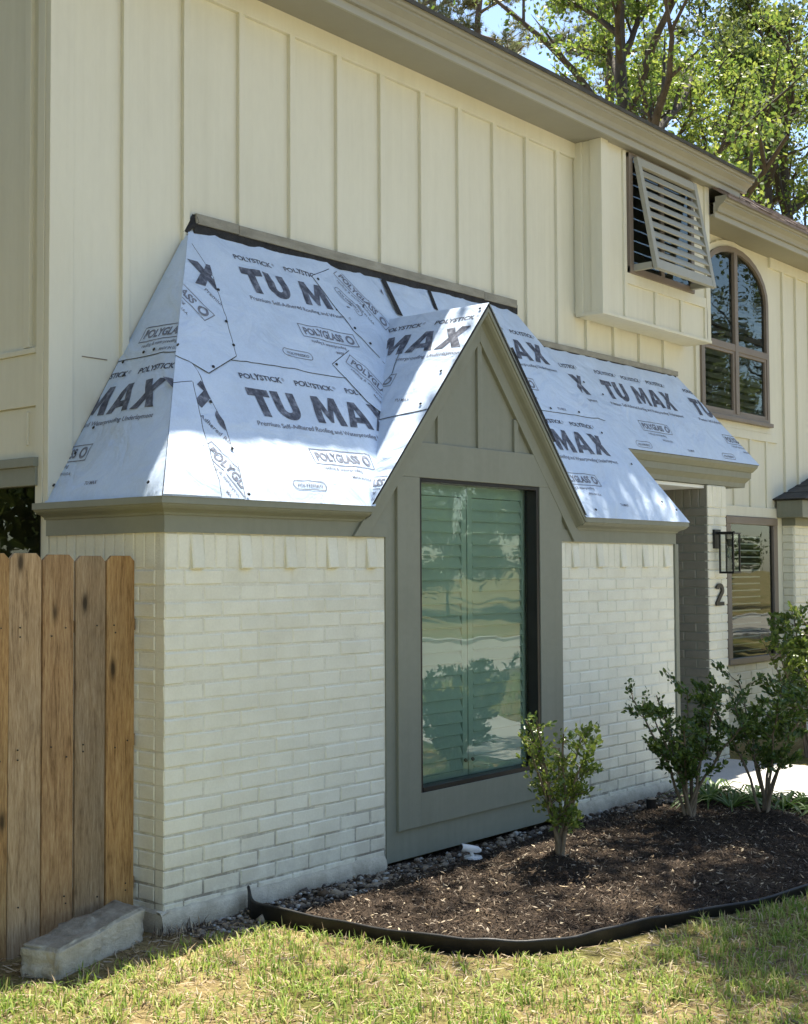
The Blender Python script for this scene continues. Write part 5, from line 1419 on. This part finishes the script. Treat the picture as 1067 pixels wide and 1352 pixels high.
for i, (x, y, h, r_x, lb) in enumerate(((7.35, -.05, 1.32, .52, 'tall loose shrub below the lower blind-covered window'), (8.15, .1, 1.40, .55, 'sunlit shrub growing in front of the far bay'), (7.75, -.75, 1.1, .5, 'low shrub on the far side of the concrete walk'))):
    shrub('garden_shrub', lb, (x, y, GZ), h, r_x, .45, 21+i, M['leaf_shrub'], 3000, .055, 9, .3)
# strap-leaved plants at the walk edge
def strap(base, seed, label):
    rr = random.Random(seed); m_ = MB(); n = 26
    for k in range(n):
        a = rr.uniform(0, 2*math.pi); L = rr.uniform(.22, .42); w = rr.uniform(.008, .013); h = rr.uniform(.05, .13)
        per = Vector((-math.sin(a), math.cos(a), 0)); rows = []
        for i in range(6):
            t = i/5; c = Vector((math.cos(a), math.sin(a), 0))*L*t+Vector((0, 0, h*math.sin(math.pi*min(t*1.02, 1))*(1.1-.3*t)))
            ww = w*(1-t**3)+.0008; rows.append([c-per*ww, c+Vector((0, 0, -ww*.4)), c+per*ww])
        m_.sweep(rows)
    o = m_.build('strap_plant', M['leaf_strap'], None, smooth=True); o.location = base
    tag(o, label, 'plant', 'strap-leaved plants along the concrete walk')
SLB = 'low green strap-leaved plant at the edge of the concrete walk'
for k, (x, y) in enumerate(((4.42, -.55), (4.62, -.80), (4.55, -1.05), (4.75, -.42), (4.60, -1.32), (4.30, -.78), (4.78, -1.12))):
    strap((x, y, zb(x, y)-.01), 40+k, SLB)

# ------------------------------------------------------------------ trees
def tree_mesh(seed, H, tr, cb, cr, n_limb, leaf, nleaf, kind='oak', lean=(0, 0), mat='leaf_oak', spread=.55, clr=.42):
    rr = random.Random(seed); m_ = MB(); tips = []
    pts = []; nseg = 10
    for i in range(nseg+1):
        t = i/nseg
        pts.append(Vector((lean[0]*t+rr.uniform(-1, 1)*.05*H*.12*(i > 0), lean[1]*t+rr.uniform(-1, 1)*.05*H*.12*(i > 0), H*.93*t)))
    rad = [tr*(1.25 if i == 0 else 1)*(1-.82*(i/nseg)**1.1) for i in range(nseg+1)]
    m_.tube(pts, rad, 9)
    def along(t):
        i = min(int(t*nseg), nseg-1); return pts[i].lerp(pts[i+1], t*nseg-i), rad[i]
    for k in range(n_limb):
        t = cb+(1-cb)*(k+rr.uniform(0, .8))/n_limb; t = min(t, .99)
        p, r0 = along(t); a = k*2.399+rr.uniform(-.4, .4)
        env = math.sin(math.pi*min(1, .22+.78*(t-cb)/(1-cb)))**.7 if kind == 'oak' else (1-.85*(t-cb)/(1-cb))
        L = cr*env*rr.uniform(.75, 1.1)
        if L < .2: L = .2
        up = (.35+.9*(t-cb)/(1-cb)) if kind == 'oak' else rr.uniform(-.05, .25)
        dr_ = Vector((math.cos(a), math.sin(a), up)).normalized()
        lp_ = [p]; q = p.copy(); dd = dr_.copy()
        for i in range(5):
            dd = (dd+Vector((rr.uniform(-1, 1), rr.uniform(-1, 1), rr.uniform(-.5, .8)))*.22).normalized(); q = q+dd*L/5; lp_.append(q.copy())
        rl = min(r0*.65, .02+L*.026); m_.tube(lp_, [rl*(1-.8*i/5)+.004 for i in range(6)], 6, cap=False)
        for j in range(7 if kind == 'oak' else 6):
            tt = rr.uniform(.25, 1); i = min(int(tt*5), 4); b0 = lp_[i].lerp(lp_[i+1], tt*5-i)
            d2 = (dd+Vector((rr.uniform(-1, 1), rr.uniform(-1, 1), rr.uniform(-.6, .9)))*1.0).normalized(); L2 = L*rr.uniform(.22, .45)
            b1 = b0+d2*L2*.5+Vector((0, 0, rr.uniform(-.05, .08)))*L2; b2 = b0+d2*L2
            m_.tube([b0, b1, b2], [rl*.38+.003, rl*.25+.003, .003], 4, cap=False)
            for w in range(5):
                f = rr.uniform(.35, 1); c = b0.lerp(b2, f); d3 = Vector((rr.uniform(-1, 1), rr.uniform(-1, 1), rr.uniform(-.6, .8))).normalized(); L3 = L2*rr.uniform(.25, .5)
                e = c+d3*L3; m_.tube([c, e], [.006, .002], 3, cap=False)
                tips.append(e[:]); tips.append(c.lerp(e, .5)[:])
    T = np.array(tips)
    if kind == 'oak':
        pick = rng.integers(0, len(T), nleaf); P = T[pick]+rng.normal(0, clr*.42, (nleaf, 3))*np.array([1, 1, .7])
        d = rng.normal(size=(nleaf, 3)); d /= np.linalg.norm(d, axis=1)[:, None]; s = np.cross(d, rng.normal(size=(nleaf, 3))); s /= np.linalg.norm(s, axis=1)[:, None]
        L = leaf*rng.uniform(.6, 1.3, nleaf)[:, None]
        V = np.stack([P-d*L*.5, P+s*L*.28, P+d*L*.5, P-s*L*.28], 1).reshape(-1, 3)
        Fq = np.arange(nleaf*4).reshape(-1, 4)
    else:
        per = 22; nt_ = nleaf//per; pick = rng.integers(0, len(T), nt_); C = T[pick]+rng.normal(0, .10, (nt_, 3))
        ax = rng.normal(size=(nt_, 3)); ax[:, 2] += .6; ax /= np.linalg.norm(ax, axis=1)[:, None]
        C = np.repeat(C, per, 0); ax = np.repeat(ax, per, 0); n = len(C)
        d = ax*.9+rng.normal(0, .6, (n, 3)); d /= np.linalg.norm(d, axis=1)[:, None]; s = np.cross(d, rng.normal(size=(n, 3))); s /= np.linalg.norm(s, axis=1)[:, None]
        L = leaf*rng.uniform(.7, 1.3, n)[:, None]
        V = np.stack([C-s*L*.05, C+s*L*.05, C+d*L], 1).reshape(-1, 3); Fq = np.arange(n*3).reshape(-1, 3)
    return m_.mesh('trunk', M['pine_bark' if kind == 'pine' else 'bark']), np_mesh('crown', V, Fq, M[mat])
def smooth_me(me): me.polygons.foreach_set('use_smooth', [True]*len(me.polygons)); return me
def plant_tree(name, label, meshes, loc, rz, sc=1.0, group='trees behind the house'):
    o = empty(name, loc); o.rotation_euler = (0, 0, rz); o.scale = (sc, sc, sc); tag(o, label, 'tree', group)
    link('trunk', meshes[0], o); link('crown', meshes[1], o); return o
oak1 = tree_mesh(11, 15.5, .36, .36, 4.6, 20, .12, 16000, 'oak', (1.2, .4), 'leaf_oak', clr=.36)
oak2 = tree_mesh(23, 14.0, .28, .33, 4.2, 20, .12, 16000, 'oak', (-1.0, .8), 'leaf_oak', clr=.36)
oak3 = tree_mesh(37, 16.0, .27, .38, 4.4, 19, .135, 17000, 'oak', (.6, -1.0), 'leaf_oak_dark', clr=.38)
pine1 = tree_mesh(51, 24, .26, .45, 3.4, 34, .20, 60000, 'pine', (.3, .2), 'leaf_pine')
for mm in (oak1, oak2, oak3, pine1): smooth_me(mm[0])
def polar(px, dist):
    """ground point in the direction seen at photo column px, dist metres off"""
    a = yaw+math.atan((px-533.5)/fpx); return (CAM_POS.x+math.sin(a)*dist, CAM_POS.y+math.cos(a)*dist, GZ)
plant_tree('oak_tree', 'oak with a thick dark leaning trunk rising behind the lower roof', oak1, polar(885, 26), 1.0)
plant_tree('oak_tree', 'oak with forking slender trunks standing left of the thick leaning oak', oak2, polar(800, 31), 2.6)
plant_tree('oak_tree', 'bright leafy oak behind the right end of the lower roof', oak2, polar(1030, 33), 4.4, 1.1)
plant_tree('oak_tree', 'dark-leaved oak filling the gap between the trunks behind the house', oak3, polar(930, 40), .3, 1.15)
plant_tree('oak_tree', 'dark-leaved oak at the far right behind the shingled roof', oak3, polar(1095, 36), 3.0, 1.1)
plant_tree('pine_tree', 'pine with a tall straight trunk standing among the oaks', pine1, polar(815, 35), 0.4)
plant_tree('pine_tree', 'pale distant pine against open sky above the gutter', pine1, polar(655, 50), 1.9, 1.28)
plant_tree('pine_tree', 'distant pine whose top shows at the upper end of the gutter', pine1, polar(575, 52), 3.3, 1.40)
plant_tree('pine_tree', 'distant pine with thin crown between the oaks', pine1, polar(985, 55), 5.0, 1.1)
# yard tree that shades the bed and the right of the lawn (crown overhangs from beyond the right frame edge)
shade = tree_mesh(77, 9.8, .20, .67, 3.3, 15, .12, 17000, 'oak', (-3.2, .4), 'leaf_oak', clr=.4)
smooth_me(shade[0])
plant_tree('oak_tree', 'yard oak whose crown overhangs the planting bed and walk', shade, (8.8, -1.2, GZ), 0, 1.0, 'trees in the front yard')
hedge = tree_mesh(91, 8.5, .16, .10, 3.0, 22, .16, 30000, 'oak', (.2, .2), 'leaf_oak_dark', clr=.55); smooth_me(hedge[0])
# trees across the street, mirrored in the window
for k, (x, y, ms, rz, sc) in enumerate(((27, -22, hedge, 1, 1), (32, -23, hedge, 2, 1.1), (37.5, -22.5, hedge, 2, 1.2), (22, -21.5, hedge, 3, 1.0), (43, -24, hedge, 5, 1.3), (49, -26, hedge, .4, 1.5), (35, -28, oak3, 2, 1.2), (17, -22, hedge, 4.2, 1.1), (52, -29, oak3, 4, 1.1), (20, -30, oak1, 3, 1), (64, -38, oak3, .5, 1.2), (10, -31, oak3, 5, 1), (0, -28, oak2, 1.4, 1.1), (-12, -30, oak3, 2.2, 1.0), (-26, -29, oak1, .2, 1.1))):
    plant_tree('oak_tree', 'broad leafy tree standing across the street, mirrored in the tall window', ms, (x, y, GZ), rz, sc, 'trees across the street')

# trees left of the fence added to block sky light; others line the street
for k, (x, y, ms, rz, sc, lb) in enumerate(((-5.4, 4.8, hedge, .7, 1.35, 'dense low-branched tree growing behind the wooden fence'), (-6.4, 1.0, hedge, 2.9, 1.3, 'dense low-branched tree standing left of the wooden fence'), (-9.0, -1.6, hedge, 1.9, 1.5, 'dense low-branched tree at the left edge of the front lawn'), (-8.5, 5.5, oak1, 4.1, .8, 'tall oak in the back yard beyond the wooden fence'), (-9.5, -2.5, oak3, 5.2, .7, 'dark oak at the side boundary of the front lawn'))):
    plant_tree('oak_tree', lb, ms, (x, y, GZ), rz, sc, 'unseen trees at the side boundary')
for k, (x, y, ms, rz, sc, lb) in enumerate(((23, -4.6, oak3, 2, .95, 'dark oak on the lawn beside the street'), (33, -4.8, oak2, 3, 1.1, 'leafy oak farther along the lawn beside the street'), (56, -17, oak3, 5, 1.1, 'dark oak close to the far kerb'), (41, -17.5, hedge, 1, 1.25, 'low-branched tree farther along the far kerb'))):
    plant_tree('oak_tree', lb, ms, (x, y, GZ), rz, sc, 'trees along the street')
